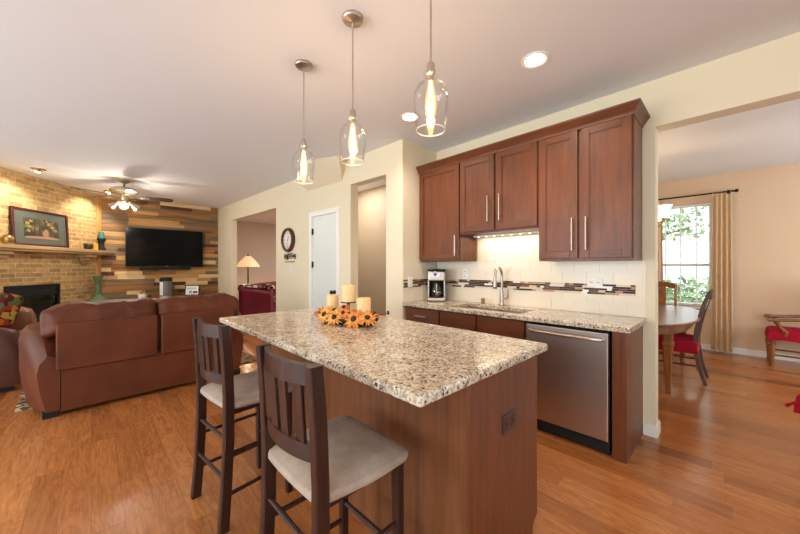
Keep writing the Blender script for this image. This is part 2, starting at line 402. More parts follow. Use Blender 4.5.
b = MB(); b.box(-10.95, -10.8, 2.35, 6.4, 0, H, M_sit); struct(b, 'wall_sitting_west')
b = MB(); b.box(-10.8, -5.2, 6.3, 6.4, 0, H, M_sit); struct(b, 'wall_sitting_north')
b = MB(); b.box(-5.3, -5.2, 2.62, 6.3, 0, H, M_sit); struct(b, 'wall_sitting_east')
# sloped boxing where the long wall meets the ceiling
t = bmesh.new()
for p in [lw(-5.09, 0, H), (-3.93, 2.16, H), (-3.57, 2.33, H), lw(-3.66, 0, H), lw(-4.651, 0, 2.526), lw(-3.752, 0, 2.517), lw(-4.3, .05, 2.6)]: t.verts.new(p)
bmesh.ops.convex_hull(t, input=t.verts[:]); bmesh.ops.recalc_face_normals(t, faces=t.faces)
b = MB(); b.add(t, M_wall); struct(b, 'trim_3', label='sloped boxing under the ceiling above the white door')
# baseboards
def skirt(name, pts, h=.09, d=.014):
    b = MB()
    for (p, q) in zip(pts, pts[1:]):
        a = atan2(q[1]-p[1], q[0]-p[0]); L = hypot(q[0]-p[0], q[1]-p[1])
        b.box(0, L, -d, 0, 0, h-.012, M_trim, 0, M=T(p[0], p[1], 0) @ RZ(a)); b.box(0, L, -d*.6, 0, h-.012, h, M_trim, 0, M=T(p[0], p[1], 0) @ RZ(a))
    return struct(b, name)
b = MB(); b.box(-.484, -.396, 3.141, 3.155, 0, .078, M_trim); b.box(-.484, -.402, 3.146, 3.155, .078, .09, M_trim)
b.box(-.41, -.396, 3.155, 3.30, 0, .078, M_trim); b.box(-.41, -.402, 3.155, 3.30, .078, .09, M_trim); struct(b, 'baseboard_kitchen')
skirt('baseboard_dining', [(-2.47, 7.1), (3.0, 7.1)])
skirt('baseboard_hall', [lw(-5.762), lw(-4.64)])
skirt('baseboard_television', [lw(-8.84), lw(-8.05)])

# windows behind and beside the camera, and the dining room window
def window(name, horizontal, a0, a1, c, z0, z1, nx, nz, face):
    """frame in a wall hole; a along the wall, c across it"""
    root = bpy.data.objects.new(name, None); COL.objects.link(root); root['kind'] = 'structure'
    Mx = Matrix.Identity(4) if horizontal else Matrix(((0, 1, 0, 0), (1, 0, 0, 0), (0, 0, 1, 0), (0, 0, 0, 1)))
    f = MB(); k = .045
    for (p, q, r, s_) in ((a0, a0+k, z0, z1), (a1-k, a1, z0, z1), (a0, a1, z0, z0+k), (a0, a1, z1-k, z1)): f.box(p, q, c-.04, c+.04, r, s_, M_trim, M=Mx)
    zm = (z0+z1)/2-.16 if name == 'window_1' else (z0+z1)/2
    f.box(a0, a1, c-.035, c+.035, zm-.025, zm+.025, M_trim, M=Mx)
    f.build('window_frame', root)
    g = MB(); g.box(a0+k, a1-k, c-.003, c+.003, z0+k, z1-k, M_pane, M=Mx); g.build('pane', root)
    u = MB()
    for i in range(1, nx):
        x = a0+(a1-a0)*i/nx; u.box(x-.009, x+.009, c-.012, c+.012, z0+k, z1-k, M_trim, M=Mx)
    for (q0, q1) in ((z0, zm), (zm, z1)):
        for i in range(1, nz):
            z = q0+(q1-q0)*i/nz; u.box(a0+k, a1-k, c-.012, c+.012, z-.009, z+.009, M_trim, M=Mx)
    u.build('glazing_bars', root)
    s = MB(); s.box(a0-.03, a1+.03, min(c, c+face*.11), max(c, c+face*.11), z0-.03, z0, M_trim, M=Mx); s.build('window_sill', root)
    return root
window('window_1', True, -.99, -.205, 7.175, .68, 2.36, 4, 2, -1)
window('window_7', True, 1.45, 2.25, 7.175, .68, 2.36, 4, 2, -1)
window('window_2', True, -6.1, -4.3, -3.515, .45, 2.45, 2, 1, 1)
window('window_3', True, -3.3, -1.5, -3.515, .1, 2.45, 2, 1, 1)
window('window_4', True, -.3, 1.5, -3.515, .45, 2.45, 2, 1, 1)
window('window_5', False, -2.1, .3, 2.565, .45, 2.45, 3, 1, -1)
window('window_6', False, 4.2, 6.2, 3.065, .6, 2.4, 3, 2, -1)

# white door in the long wall with casing, hinges and knob
d = bpy.data.objects.new('door_1', None); COL.objects.link(d); d['kind'] = 'structure'; d['label'] = 'flat white door in the long cream wall'; d.location = LW; d.rotation_euler = (0, 0, LA)
b = MB(); b.box(-1.908, -1.254, .012, .05, .01, 2.10, M_door, .003); b.build('door_leaf', d)
b = MB()
b.box(-1.985, -1.908, -.016, .02, 0, 2.105, M_trim, .004); b.box(-1.254, -1.185, -.016, .02, 0, 2.105, M_trim, .004); b.box(-1.985, -1.185, -.016, .02, 2.1, 2.17, M_trim, .004)
b.build('door_casing', d)
for z in (1.87, 1.36, .3):
    b = MB(); b.tube([(-1.905, -.004, z-.05), (-1.905, -.004, z+.05)], .009, M_bronze, 8); b.box(-1.92, -1.885, .008, .013, z-.045, z+.045, M_bronze); b.build('hinge', d)
b = MB(); b.lathe([(0, .0), (.028, .0), (.028, .008), (.01, .012), (.01, .035), (.026, .045), (.03, .06), (.022, .075), (0, .08)], M_bronze, M=T(-1.32, .012, .965) @ RX(radians(90))); b.build('door_knob', d)
# the window behind the dining wall looks on a garden
b = MB(); b.box(-14, 12, 7.3, 26, -.6, -.5, mat('lawn grass', (110, 140, 70), .9)); o = struct(b, 'ground')

# ------------------------------------------------------------------ kitchen wall: base cabinets, dishwasher, worktop
def shaker(b, x0, x1, z0, z1, y, th=.02, rail=.058, m=M_cab, mx=M_cabx):
    """recessed panel front, its face at y (facing -y)"""
    b.box(x0, x0+rail, y, y+th, z0, z1, m, .0025); b.box(x1-rail, x1, y, y+th, z0, z1, m, .0025)
    b.box(x0+rail, x1-rail, y, y+th, z1-rail, z1, mx, .0025); b.box(x0+rail, x1-rail, y, y+th, z0, z0+rail, mx, .0025)
    b.box(x0+rail-.004, x1-rail+.004, y+.009, y+th-.002, z0+rail-.004, z1-rail+.004, m)
    for (p, q, r, s) in ((x0+rail, x0+rail+.006, z0+rail, z1-rail), (x1-rail-.006, x1-rail, z0+rail, z1-rail), (x0+rail, x1-rail, z0+rail, z0+rail+.006), (x0+rail, x1-rail, z1-rail-.006, z1-rail)):
        b.box(p, q, y+.005, y+.012, r, s, m)
def bar_handle(parent, x, z, y, L, vertical=True, m=M_nick):
    b = MB()
    if vertical:
        b.tube([(x, y-.03, z-L/2), (x, y-.03, z+L/2)], .006, m, 10)
        for s in (-1, 1): b.tube([(x, y, z+s*L*.36), (x, y-.03, z+s*L*.36)], .005, m, 8)
    else:
        b.tube([(x-L/2, y-.03, z), (x+L/2, y-.03, z)], .006, m, 10)
        for s in (-1, 1): b.tube([(x+s*L*.36, y, z), (x+s*L*.36, y-.03, z)], .005, m, 8)
    return b.build('handle', parent)
YF, YW = 2.588, 3.148
def carcass(root, x0, x1, y0=YF+.022):
    b = MB(); b.box(x0, x1, y0, YW, .10, .880, M_cab); b.build('cabinet_body', root)
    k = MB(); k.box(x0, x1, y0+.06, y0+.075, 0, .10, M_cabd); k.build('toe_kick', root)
r = thing('base_cabinet', 'narrow brown base cabinet with a top drawer below the coffee maker', 'cabinet')
carcass(r, -2.592, -2.102)
b = MB(); b.box(-2.585, -2.108, YF, YF+.02, .715, .868, M_cabx, .003); dr = b.build('drawer', r); bar_handle(dr, -2.345, .79, YF, .16, False)
b = MB(); shaker(b, -2.585, -2.108, .115, .705, YF); dd = b.build('door', r); bar_handle(dd, -2.15, .60, YF, .16)
r = thing('sink_cabinet', 'brown sink base cabinet with two false fronts left of the dishwasher', 'cabinet')
carcass(r, -2.098, -1.192)
for (x0, x1, hx) in ((-2.092, -1.665, -1.70), (-1.648, -1.20, -1.61)):
    b = MB(); b.box(x0, x1, YF, YF+.02, .715, .868, M_cabx, .003); b.build('false_front', r)
    b = MB(); shaker(b, x0, x1, .115, .705, YF); dd = b.build('door', r); bar_handle(dd, hx, .60, YF, .16)
# dishwasher
r = thing('dishwasher', 'stainless steel dishwasher set between brown cabinets under the worktop', 'dishwasher')
b = MB(); b.box(-1.178, -.59, YF+.02, YW, .02, .870, M_matb); b.build('tub', r)
b = MB(); b.box(-1.176, -.592, YF-.012, YF+.02, .105, .862, M_steel, .008, 3); dd = b.build('door', r)
b = MB(); pts = [(-1.135+(.50)*i/14, YF-.03-.030*sin(pi*i/14)**.5, .815) for i in range(15)]
b.tube([(-1.135, YF-.012, .815)]+pts+[(-.635, YF-.012, .815)], .016, M_nick, 10); b.build('handle', dd)
b = MB(); b.box(-1.17, -.598, YF-.0125, YF+.018, .8625, .869, M_black); b.build('control_strip', r)
b = MB(); b.box(-1.176, -.592, YF+.05, YF+.06, .0, .10, M_black); b.build('kick_plate', r)
# end panel
b = MB(); b.box(-.572, -.488, YF-.002, YF+.02, 0, .882, M_cab, .003); b.box(-.508, -.488, YF+.02, 3.152, 0, .882, M_cab); b.box(-.572, -.508, YF+.02, YF+.04, 0, .88, M_cab)
tag(b.build('end_panel'), 'dark brown end panel closing the cabinet run right of the dishwasher', 'panel')
# granite worktop with sink cut-out
ZC = .922
SX0, SX1, SY0, SY1 = -2.04, -1.27, 2.655, 3.03
def slab_hole(xs, ys, z0, z1, m, bev):
    t = bmesh.new(); g = [[t.verts.new((x, y, z1)) for x in xs] for y in ys]
    fs = []
    for j in range(3):
        for i in range(3):
            if (i, j) != (1, 1): fs.append(t.faces.new((g[j][i], g[j][i+1], g[j+1][i+1], g[j+1][i])))
    ex = bmesh.ops.extrude_face_region(t, geom=fs)
    for v in [q for q in ex['geom'] if isinstance(q, bmesh.types.BMVert)]: v.co.z = z0
    bmesh.ops.recalc_face_normals(t, faces=t.faces)
    ed = [e for e in t.edges if len(e.link_faces) == 2 and abs(e.verts[0].co.z-z1) < 1e-5 and abs(e.verts[1].co.z-z1) < 1e-5 and abs(e.link_faces[0].normal.dot(e.link_faces[1].normal)) < .5]
    bmesh.ops.bevel(t, geom=ed, offset=bev, segments=3, affect='EDGES', profile=.5)
    b = MB(); b.add(t, m); return b
b = slab_hole([-2.598, SX0, SX1, -.462], [2.553, SY0, SY1, 3.153], ZC-.036, ZC, M_gran, .008)
tag(b.build('countertop'), 'speckled beige granite worktop along the kitchen wall, holding the sink', 'worktop')
# double-bowl undermount sink
r = thing('kitchen_sink', 'stainless steel double bowl sink set in the granite worktop', 'sink')
def bowl(x0, x1):
    b = MB(); y0, y1, zt, zb, k = SY0+.004, SY1-.004, ZC-.0, ZC-.19, .012
    zt = ZC-.037
    b.box(x0, x1, y0, y1, zb-k, zb, M_steel); b.box(x0, x0+k, y0, y1, zb, zt, M_steel); b.box(x1-k, x1, y0, y1, zb, zt, M_steel); b.box(x0+k, x1-k, y0, y0+k, zb, zt, M_steel); b.box(x0+k, x1-k, y1-k, y1, zb, zt, M_steel)
    o = b.build('sink_bowl', r); c = MB(); c.lathe([(0, .002), (.02, .002), (.024, .006), (.042, .006), (.045, .001)], M_chrome, ((x0+x1)/2, (y0+y1)/2, zb)); c.build('drain', o)
bowl(SX0+.004, -1.67); bowl(-1.65, SX1-.004)
# faucet
r = thing('kitchen_faucet', 'tall nickel gooseneck tap behind the sink', 'tap', (-1.664, 3.085, ZC+.001))
b = MB(); b.lathe([(0, 0), (.03, 0), (.03, .012), (.024, .02), (.021, .03), (.021, .13), (.016, .15), (0, .15)], M_nick); b.build('tap_body', r)
b = MB(); dx, dy = .10, -.985
gp = [(0, 0, .14), (0, 0, .25), (0, 0, .30)]+[(dx*(.085-.085*cos(a)), dy*(.085-.085*cos(a)), .31+.085*sin(a)) for a in [pi*i/12 for i in range(13)]]+[(dx*.17, dy*.17, .28)]
b.tube(gp, .013, M_nick, 12); b.build('spout', r)
b = MB(); b.tube([(dx*.17, dy*.17, .285), (dx*.172, dy*.172, .25), (dx*.176, dy*.176, .20)], [.015, .018, .019], M_nick, 12); b.build('spray_head', r)
b = MB(); b.tube([(.018, 0, .075), (.055, 0, .08), (.066, 0, .09), (.07, -.005, .175)], [.010, .011, .010, .007], M_nick, 10); b.build('lever', r)
b = MB(); b.lathe([(0, 0), (.024, 0), (.024, .006), (.02, .01), (.02, .045), (.022, .05), (.02, .062), (0, .064)], M_brass, (0, 0, 0), 20)
o = b.build('air_gap_cap', None, (-1.885, 3.08, ZC+.001)); tag(o, 'short brass coloured cap standing on the worktop left of the tap', 'sink cap')
# coffee maker
r = thing('coffee_maker', 'steel and black coffee maker in the left corner of the worktop', 'coffee maker', (-2.44, 2.965, ZC+.001), radians(38))
b = MB(); b.box(-.10, .10, -.11, .11, 0, .045, M_steel, .015, 3); b.build('base', r)
b = MB(); b.box(-.10, .10, .03, .11, .045, .25, M_matb, .008); b.box(-.10, -.085, -.09, .04, .045, .25, M_steel, .004); b.box(.085, .10, -.09, .04, .045, .25, M_steel, .004); b.build('housing', r)
b = MB(); b.box(-.102, .102, -.112, .112, .235, .355, M_steel, .02, 3); b.build('brew_head', r)
b = MB(); b.box(-.104, .104, -.114, .114, .352, .375, M_matb, .01, 2); b.build('lid', r)
b = MB(); b.prism([(x*.022, z*.016) for x, z in arc(0, 0, 1, 0, 345, 20)], 0, .003, mat('blue badge', (36, 78, 170), .3), T(-.015, -.1115, .315) @ XZ); b.build('badge', r)
b = MB(); b.box(-.002, .036, -.1135, -.111, .292, .338, M_white, .001); b.build('control_label', r)
c = thing('coffee_pot', 'glass carafe inside the steel coffee maker', 'carafe', (-2.44+.04*sin(radians(38)), 2.965-.04*cos(radians(38)), ZC+.047), radians(38))
b = MB(); b.lathe([(.0, .0), (.06, 0), (.072, .03), (.074, .08), (.058, .135), (.05, .15), (.048, .15), (.056, .133), (.071, .08), (.069, .032), (.055, .004), (0, .004)], M_glass); b.build('pot_glass', c)
b = MB(); b.lathe([(0, .15), (.052, .15), (.052, .165), (0, .17)], M_black); b.build('pot_lid', c)
b = MB(); b.tube([(0, -.052, .155), (0, -.095, .155), (0, -.10, .13), (0, -.092, .05), (0, -.075, .04)], .008, M_nick, 8); b.build('pot_handle', c)
# backsplash
M_mos = [mat('dark glass mosaic', (70, 46, 36), .4, 0, .3), mat('brown stone mosaic', (112, 80, 60), .5, 0, .3), mat('cream mosaic', (226, 206, 176), .25), mat('tan mosaic', (186, 146, 108), .35), mat('white glass mosaic', (238, 232, 220), .1)]
r = thing('backsplash', 'cream tiled splashback with a brown mosaic band above the worktop', 'splashback')
def tiles(x0, x1, z0, z1, M, off=0):
    b = MB(); b.box(x0, x1, -.003, 0, z0, z1, M_grout, M=M); row = 0; z = z0
    while z < z1-.004:
        zt = min(z+.1, z1); x = x0-(.1 if (row+off) % 2 else 0)
        while x < x1-.001:
            a, c = max(x, x0), min(x+.2, x1)
            if c-a > .006: b.box(a+.0008, c-.0008, -.006, -.002, z+.0008, zt-.0008, M_tile, M=M)
            x += .2
        z += .1; row += 1
    return b
def mosaic(x0, x1, z0, M, seed, thin=0):
    g = random.Random(seed); b = MB(); b.box(x0, x1, -.004, 0, z0, z0+.09, M_grout, M=M); h = .018
    for k in range(5):
        x = x0-g.random()*.08
        while x < x1:
            L = g.choice((.035, .05, .075, .1, .13)); a, c = max(x, x0), min(x+L, x1)
            wts = ((2, 4, 6, 3, 3), (8, 5, 3, 2, 2), (7, 6, 3, 1, 2), (8, 5, 4, 2, 1), (4, 5, 5, 3, 2))[k]
            if c-a > .008: b.box(a+.001, c-.001, -.010, -.003, z0+k*h+.001, z0+(k+1)*h-.001, g.choices(M_mos, wts)[0], M=M)
            x += L
    return b
def tiles2(x0, x1, segs, M):
    b = MB()
    for k, (z0, z1) in enumerate(segs):
        s = tiles(x0, x1, z0, z1, M, k); me = bpy.data.meshes.new('tmp'); 
        off = len(b.mats)
        for f in s.bm.faces: pass
        t = s.bm; mats = s.mats
        mp = {}
        for v in t.verts: mp[v] = b.bm.verts.new(v.co)
        for f in t.faces:
            nf = b.bm.faces.new([mp[v] for v in f.verts]); nf.material_index = b.mi(mats[f.material_index])
        t.free(); bpy.data.meshes.remove(me)
    return b
MK = T(0, 3.154, 0); MR = T(-2.599, 0, 0) @ RZ(radians(90))
ZM = 1.088
tiles2(-2.588, -.468, [(ZC+.001, ZM), (ZM+.09, 1.385)], MK).build('wall_tiles', r)
tiles2(-1.995, -1.18, [(1.386, 1.652)], MK).build('wall_tiles', r)
mosaic(-2.588, -.535, ZM, MK, 3).build('mosaic_band', r)
tiles2(-.534, -.468, [(ZM, ZM+.09)], MK).build('wall_tiles', r)
tiles2(2.556, 3.142, [(ZC+.001, ZM), (ZM+.09, 1.385)], MR).build('wall_tiles', r)
mosaic(2.556, 3.142, ZM, MR, 8).build('mosaic_band', r)
# wall plates
def plate(name, label, cat, M, wd, ht, slots, m=M_white, md=None, group=None):
    o = thing(name, label, cat); o.matrix_world = M
    b = MB(); b.box(-wd/2, wd/2, -.006, 0, -ht/2, ht/2, m, .003); b.build('cover_plate', o)
    for (x, z, sw, sh) in slots:
        b = MB(); b.box(x-sw/2, x+sw/2, -.009, -.005, z-sh/2, z+sh/2, m, .002)
        if md:
            for s in (-1, 1): b.box(x+s*sw*.2-.002, x+s*sw*.2+.002, -.0095, -.0085, z-.005, z+.006, md)
        b.build('socket' if md else 'rocker', o)
    return o
plate('wall_outlet', 'white double socket plate on the tiles above the dishwasher', 'socket', T(-.822, 3.145, 1.19), .12, .075, [(-.028, 0, .034, .045), (.028, 0, .034, .045)], M_white, M_matb)
plate('wall_outlet', 'white socket plate on the tiles right of the coffee maker', 'socket', T(-2.155, 3.145, 1.245), .075, .12, [(0, .028, .034, .038), (0, -.028, .034, .038)], M_white, M_matb)
plate('wall_outlet', 'white socket plate on the side wall tiles left of the coffee maker', 'socket', T(-2.588, 2.66, 1.15) @ RZ(radians(90)), .075, .12, [(0, .028, .034, .038), (0, -.028, .034, .038)], M_white, M_matb)

# ------------------------------------------------------------------ upper cabinets
YU = 2.808
def upper(name, label, x0, x1, z0, z1, doors, handles):
    r = thing(name, label, 'cabinet')
    b = MB(); b.box(x0, x1, YU+.022, 3.142, z0, z1, M_cab, .001); b.build('cabinet_body', r)
    for (a, c), hs in zip(doors, handles):
        q = MB(); shaker(q, a, c, z0+.022, z1-.012, YU); dd = q.build('door', r)
        for (hx, hz, L) in hs: bar_handle(dd, hx, hz, YU, L)
    return r
upper('wall_cabinet', 'single door brown wall cabinet above the coffee maker', -2.582, -2.004, 1.390, 2.44, [(-2.576, -2.012)], [[(-2.045, 1.555, .22)]])
upper('wall_cabinet', 'short two door brown wall cabinet above the sink', -2.000, -1.176, 1.665, 2.44, [(-1.994, -1.60), (-1.578, -1.184)], [[(-1.655, 1.895, .25)], [(-1.532, 1.895, .25)]])
upper('wall_cabinet', 'tall two door brown wall cabinet at the right end of the row', -1.172, -.490, 1.375, 2.44, [(-1.166, -.858), (-.832, -.500)], [[(-.893, 1.59, .26)], [(-.792, 1.59, .26)]])
b = MB(); prof = [(-.0, 2.425), (.006, 2.425), (.010, 2.44), (.018, 2.452), (.040, 2.482), (.050, 2.492), (.052, 2.505), (-.02, 2.505)]
cr = []
yb = YU+.0
for (o_, z) in prof: cr.append([(-2.585, yb-o_, z), (-.492+o_, yb-o_, z), (-.492+o_, 3.15, z)])
t = bmesh.new(); V = [[t.verts.new(p) for p in c] for c in cr]
for A, B in zip(V, V[1:]+V[:1]):
    for j in (0, 1): t.faces.new((A[j], A[j+1], B[j+1], B[j]))
t.faces.new([v[0] for v in V]); t.faces.new([v[2] for v in V][::-1])
bmesh.ops.recalc_face_normals(t, faces=t.faces); b.add(t, M_cabx); b.box(-2.585, -.49, YU+.01, 3.15, 2.4405, 2.447, M_cabx)
tag(b.build('crown_moulding', sharp=25), 'brown crown moulding along the top of the wall cabinets', 'moulding')
# strip of lights under the short cabinet
M_led = emit('led glow', (255, 214, 160), 12)
r = thing('cabinet_light', 'strip light under the short cabinet over the sink', 'light', (-1.59, 3.05, 1.650))
b = MB(); b.box(-.38, .38, -.025, .025, 0, .0145, M_white, .002); b.build('light_housing', r)
for i in range(8): MB().lathe([(0, -.002), (.009, -.002), (.009, 0), (0, 0)], M_led, (-.33+i*.0943, 0, 0), 10).build('led', r)
area('cabinet_light_glow', (-1.59, 3.05, 1.645), (0, 0, 0), .7, .04, 2.6, (1, .84, .62))

# ------------------------------------------------------------------ island
IX0, IX1, IY0, IY1, ZI = -2.71, -.638, .700, 1.655, .94
BX0, BX1, BY0, BY1 = -2.68, -.685, 1.004, 1.628
r = thing('kitchen_island', 'brown wooden kitchen island under a granite top, bar stools along one side', 'island')
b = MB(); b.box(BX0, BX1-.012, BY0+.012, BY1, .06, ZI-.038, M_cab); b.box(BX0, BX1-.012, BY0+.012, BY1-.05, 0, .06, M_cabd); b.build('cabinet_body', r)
b = MB(); b.box(BX0, BX1-.012, BY0, BY0+.012, 0, ZI-.038, M_isl); b.build('back_panel', r)
b = MB(); b.prism([(BY0, 0), (BY1-.05, 0), (BY1-.05, .045), (BY1, .075), (BY1, ZI-.038), (BY0, ZI-.038)], BX1-.0118, BX1, M_cab, YZ); b.build('end_panel', r)
b = MB(); b.box(BX1-.035, BX1+.004, BY0-.004, BY0+.018, 0, ZI-.039, M_isl, .003); b.build('corner_strip', r)
xs = [BX0+.004, -2.19, -1.70, -1.20, BX1-.004]
for i in range(4):
    b = MB(); shaker(b, -xs[i+1]+.004, -xs[i]-.004, .075, ZI-.05, 0); b2 = b.build('door', r, (0, BY1+.0205, 0), pi); bar_handle(b2, -xs[i]-.05 if i % 2 else -xs[i+1]+.05, .74, 0, .16)
c = plate('island_outlet', None, None, T(BX1, 1.335, .64) @ RZ(radians(90)), .12, .085, [(-.028, 0, .034, .05), (.028, 0, .034, .05)], mat('brown plastic', (74, 46, 36), .4), M_matb)
c.name = 'outlet'; c.parent = r
b = MB(); b.prism([(IX0+.012, IY0), (IX1-.012, IY0)]+arc(IX1-.014, IY0+.014, .014, -80, -10, 4)+[(IX1, IY0+.02), (IX1, IY1-.02)]+arc(IX1-.014, IY1-.014, .014, 10, 80, 4)+[(IX1-.02, IY1), (IX0+.012, IY1)]+arc(IX0+.014, IY1-.014, .014, 100, 170, 4)+arc(IX0+.014, IY0+.014, .014, 190, 260, 4), ZI-.037, ZI, M_gran, bev=.010, seg=3)
tag(b.build('island_top'), 'speckled beige granite top of the kitchen island, holding the candles', 'worktop')

# bar stools
def make_stool(label):
    r = thing('bar_stool', label, 'stool', group='bar stools at the island')
    def tap(q):
        k = 1-.10*max(0, -q.y/.19); return Vector((q.x*k, q.y, q.z))
    b = MB(); b.cushion((0, .005, .612), (.42, .385, .05), .022, M_seat, 12, (.012, .012, .018), fn=tap); b.build('seat', r)
    b = MB(); b.box(-.165, .165, -.16, .165, .555, .588, M_esp, .004); b.build('seat_frame', r)
    PXS = .188
    for s in (-1, 1):
        b = MB(); b.bar([(s*(PXS+.004), -.205, 0), (s*PXS, -.19, .2), (s*PXS, -.178, .45), (s*PXS, -.178, .66), (s*PXS, -.186, .85), (s*PXS, -.20, 1.03)], .034, .048, M_esp); b.build('leg', r)
        b = MB(); b.bar([(s*.178, .165, 0), (s*.178, .158, .586)], [.032, .038], [.032, .038], M_esp); b.build('leg', r)
    def rail(z0, z1, y, bow, th=.02):
        n = 12; rs = []; w_ = PXS-.014
        for i in range(n+1):
            x = -w_+2*w_*i/n; yy = y-bow*(1-(x/w_)**2)
            rs.append([(x, yy-th/2, z0), (x, yy+th/2, z0), (x, yy+th/2, z1), (x, yy-th/2, z1)])
        return MB().rings(rs, M_esp)
    rail(.962, 1.026, -.190, .04).build('top_rail', r); rail(.725, .778, -.180, .035).build('lower_rail', r)
    for x in (-.114, -.038, .038, .114):
        k = 1-(x/.174)**2; b = MB(); b.bar([(x, -.181-.035*k, .777), (x, -.190-.04*k, .963)], .050, .012, M_esp); b.build('slat', r)
    def dowel(p, q): b = MB(); b.tube([p, q], .010, M_esp, 8); b.build('stretcher', r)
    for s in (-1, 1):
        dowel((s*PXS, -.19, .17), (s*.178, .16, .17)); dowel((s*PXS, -.18, .36), (s*.178, .16, .36))
    dowel((-PXS, -.192, .25), (PXS, -.192, .25)); dowel((-PXS, -.18, .44), (PXS, -.18, .44)); dowel((-.178, .164, .25), (.178, .164, .25))
    return r
st = make_stool('dark wooden bar stool with pale seat nearest the camera at the island corner'); st.location = (-1.055, .675, 0); st.rotation_euler = (0, 0, radians(1))
dup(st, (-1.976, .659, 0), radians(6), 'dark wooden bar stool with pale seat between the leather sofa and the nearer stool')

# ------------------------------------------------------------------ candle arrangement on the island
M_dkt = mat('dark woven tray', (52, 40, 34), .7); M_leaf = mat('autumn leaf green', (112, 104, 46), .7)
M_pet = [mat('orange petal', (230, 146, 66), .7), mat('golden petal', (240, 180, 92), .7), mat('deep orange petal', (212, 112, 52), .7)]
ca = radians(14); cx, cy = -1.835, 1.272
r = thing('flower_centrepiece', 'long dark tray of orange silk sunflowers between three candles on the island', 'flower arrangement', (cx, cy, ZI+.001), ca)
b = MB(); el = lambda a, c, z: [(a*cos(2*pi*i/28), c*sin(2*pi*i/28), z) for i in range(28)]
b.rings([el(.20, .085, 0), el(.235, .105, .02), el(.25, .115, .04), el(.24, .105, .04), el(.22, .09, .018)], M_dkt); b.build('tray', r)
def flower(x, y, z, rad, tilt, az, m):
    b = MB(); M = T(x, y, z) @ RZ(az) @ RX(tilt)
    for ring, (n, rr, lift) in enumerate(((14, rad, .1), (12, rad*.78, .34))):
        for i in range(n):
            a = 2*pi*(i+.5*ring)/n+rng.uniform(-.1, .1); ln = rr*rng.uniform(.85, 1.1)
            P = []
            for (u, wd) in ((.12, .07), (.45, .145), (.78, .095), (1.0, .006)):
                zz = lift*ln*u-.25*ln*u*u
                P.append(((u*ln, -wd*ln, zz), (u*ln, wd*ln, zz), (u*ln, 0, zz+.06*ln)))
            t = bmesh.new(); vs_ = [[t.verts.new(p) for p in q] for q in P]
            for A, B in zip(vs_, vs_[1:]): t.faces.new((A[0], A[2], B[2], B[0])); t.faces.new((A[2], A[1], B[1], B[2]))
            b.add(t, m if rng.random() < .7 else rng.choice(M_pet), M @ RZ(a))
    o = b.build('flower', r); c = MB(); c.ball((0, 0, .006), (rad*.27, rad*.27, .014), M_dkt, M); c.build('flower_centre', o)
L_ = [(-.20, -.03, .065, .045, .9, .3, 2), (-.215, .05, .06, .04, -.5, 1.0, 0), (-.115, -.085, .065, .062, 1.0, -.1, 1), (-.02, -.095, .055, .058, 1.0, .2, 1), (.035, -.075, .085, .04, .7, .3, 0),
      (.13, -.085, .055, .066, 1.05, .1, 0), (.205, -.05, .065, .055, .8, .7, 0), (-.07, .05, .085, .05, -.3, 0, 1), (.06, .05, .085, .05, -.4, .4, 0), (.19, .04, .075, .05, -.5, -.4, 2), (-.155, .0, .10, .04, .4, 0, 0), (.01, -.04, .115, .038, .5, .2, 2)]
for f in L_: flower(f[0]*1.06, f[1]-.012, f[2]-.006, f[3]*1.22, f[4], f[5], M_pet[f[6]])
b = MB()
for i in range(46):
    a = rng.uniform(0, 2*pi); u = rng.uniform(.5, 1.12); x, y = .235*u*cos(a), .105*u*sin(a); z = rng.uniform(.045, .075); ln = rng.uniform(.035, .06)
    M = T(x, y, z) @ RZ(a+rng.uniform(-.6, .6)) @ RY(rng.uniform(-.3, .4))
    t = bmesh.new(); vv = [t.verts.new(p) for p in ((0, 0, 0), (ln*.5, -ln*.24, .004), (ln, 0, 0), (ln*.5, ln*.24, .004))]; t.faces.new(vv); b.add(t, M_leaf if i % 3 else M_pet[2], M)
b.tube([(.22, .02, .06), (.27, .03, .075), (.31, .03, .085)], .002, M_dkt, 5); b.ball((.315, .03, .088), (.008, .008, .014), M_dkt); b.build('foliage', r)
def holder(x, y, h):
    b = MB(); b.lathe([(0, .0), (.03, .0), (.012, .02), (.010, h-.012), (.05, h-.006), (.053, h), (0, h)], M_matb, (x, y, .02)); b.build('candle_stand', r)
CND = [(-.15, .01, .07, .042, .092, 'pillar candle at the left of the three among the flowers'), (-.02, .03, .12, .047, .115, 'tallest pillar candle standing in the middle of the flowers'), (.140, .0, .036, .047, .120, 'pillar candle at the right of the three among the flowers')]
for (x, y, h, rd, ht, lb) in CND:
    holder(x, y, h)
    X, Y = cx+x*cos(ca)-y*sin(ca), cy+x*sin(ca)+y*cos(ca)
    o = thing('pillar_candle', 'ivory '+lb, 'candle', (X, Y, ZI+.022+h), 0, 'ivory pillar candles on the island')
    b = MB(); b.lathe([(0, 0), (rd-.002, 0), (rd, .003), (rd, ht-.006), (rd-.003, ht), (rd-.008, ht-.002), (rd*.6, ht-.007), (0, ht-.009)], M_wax, (0, 0, 0), 28); b.build('wax', o)
    b = MB(); b.tube([(0, 0, ht-.009), (.001, 0, ht-.001), (.003, 0, ht+.006)], .0016, M_wick, 6); b.build('wick', o)

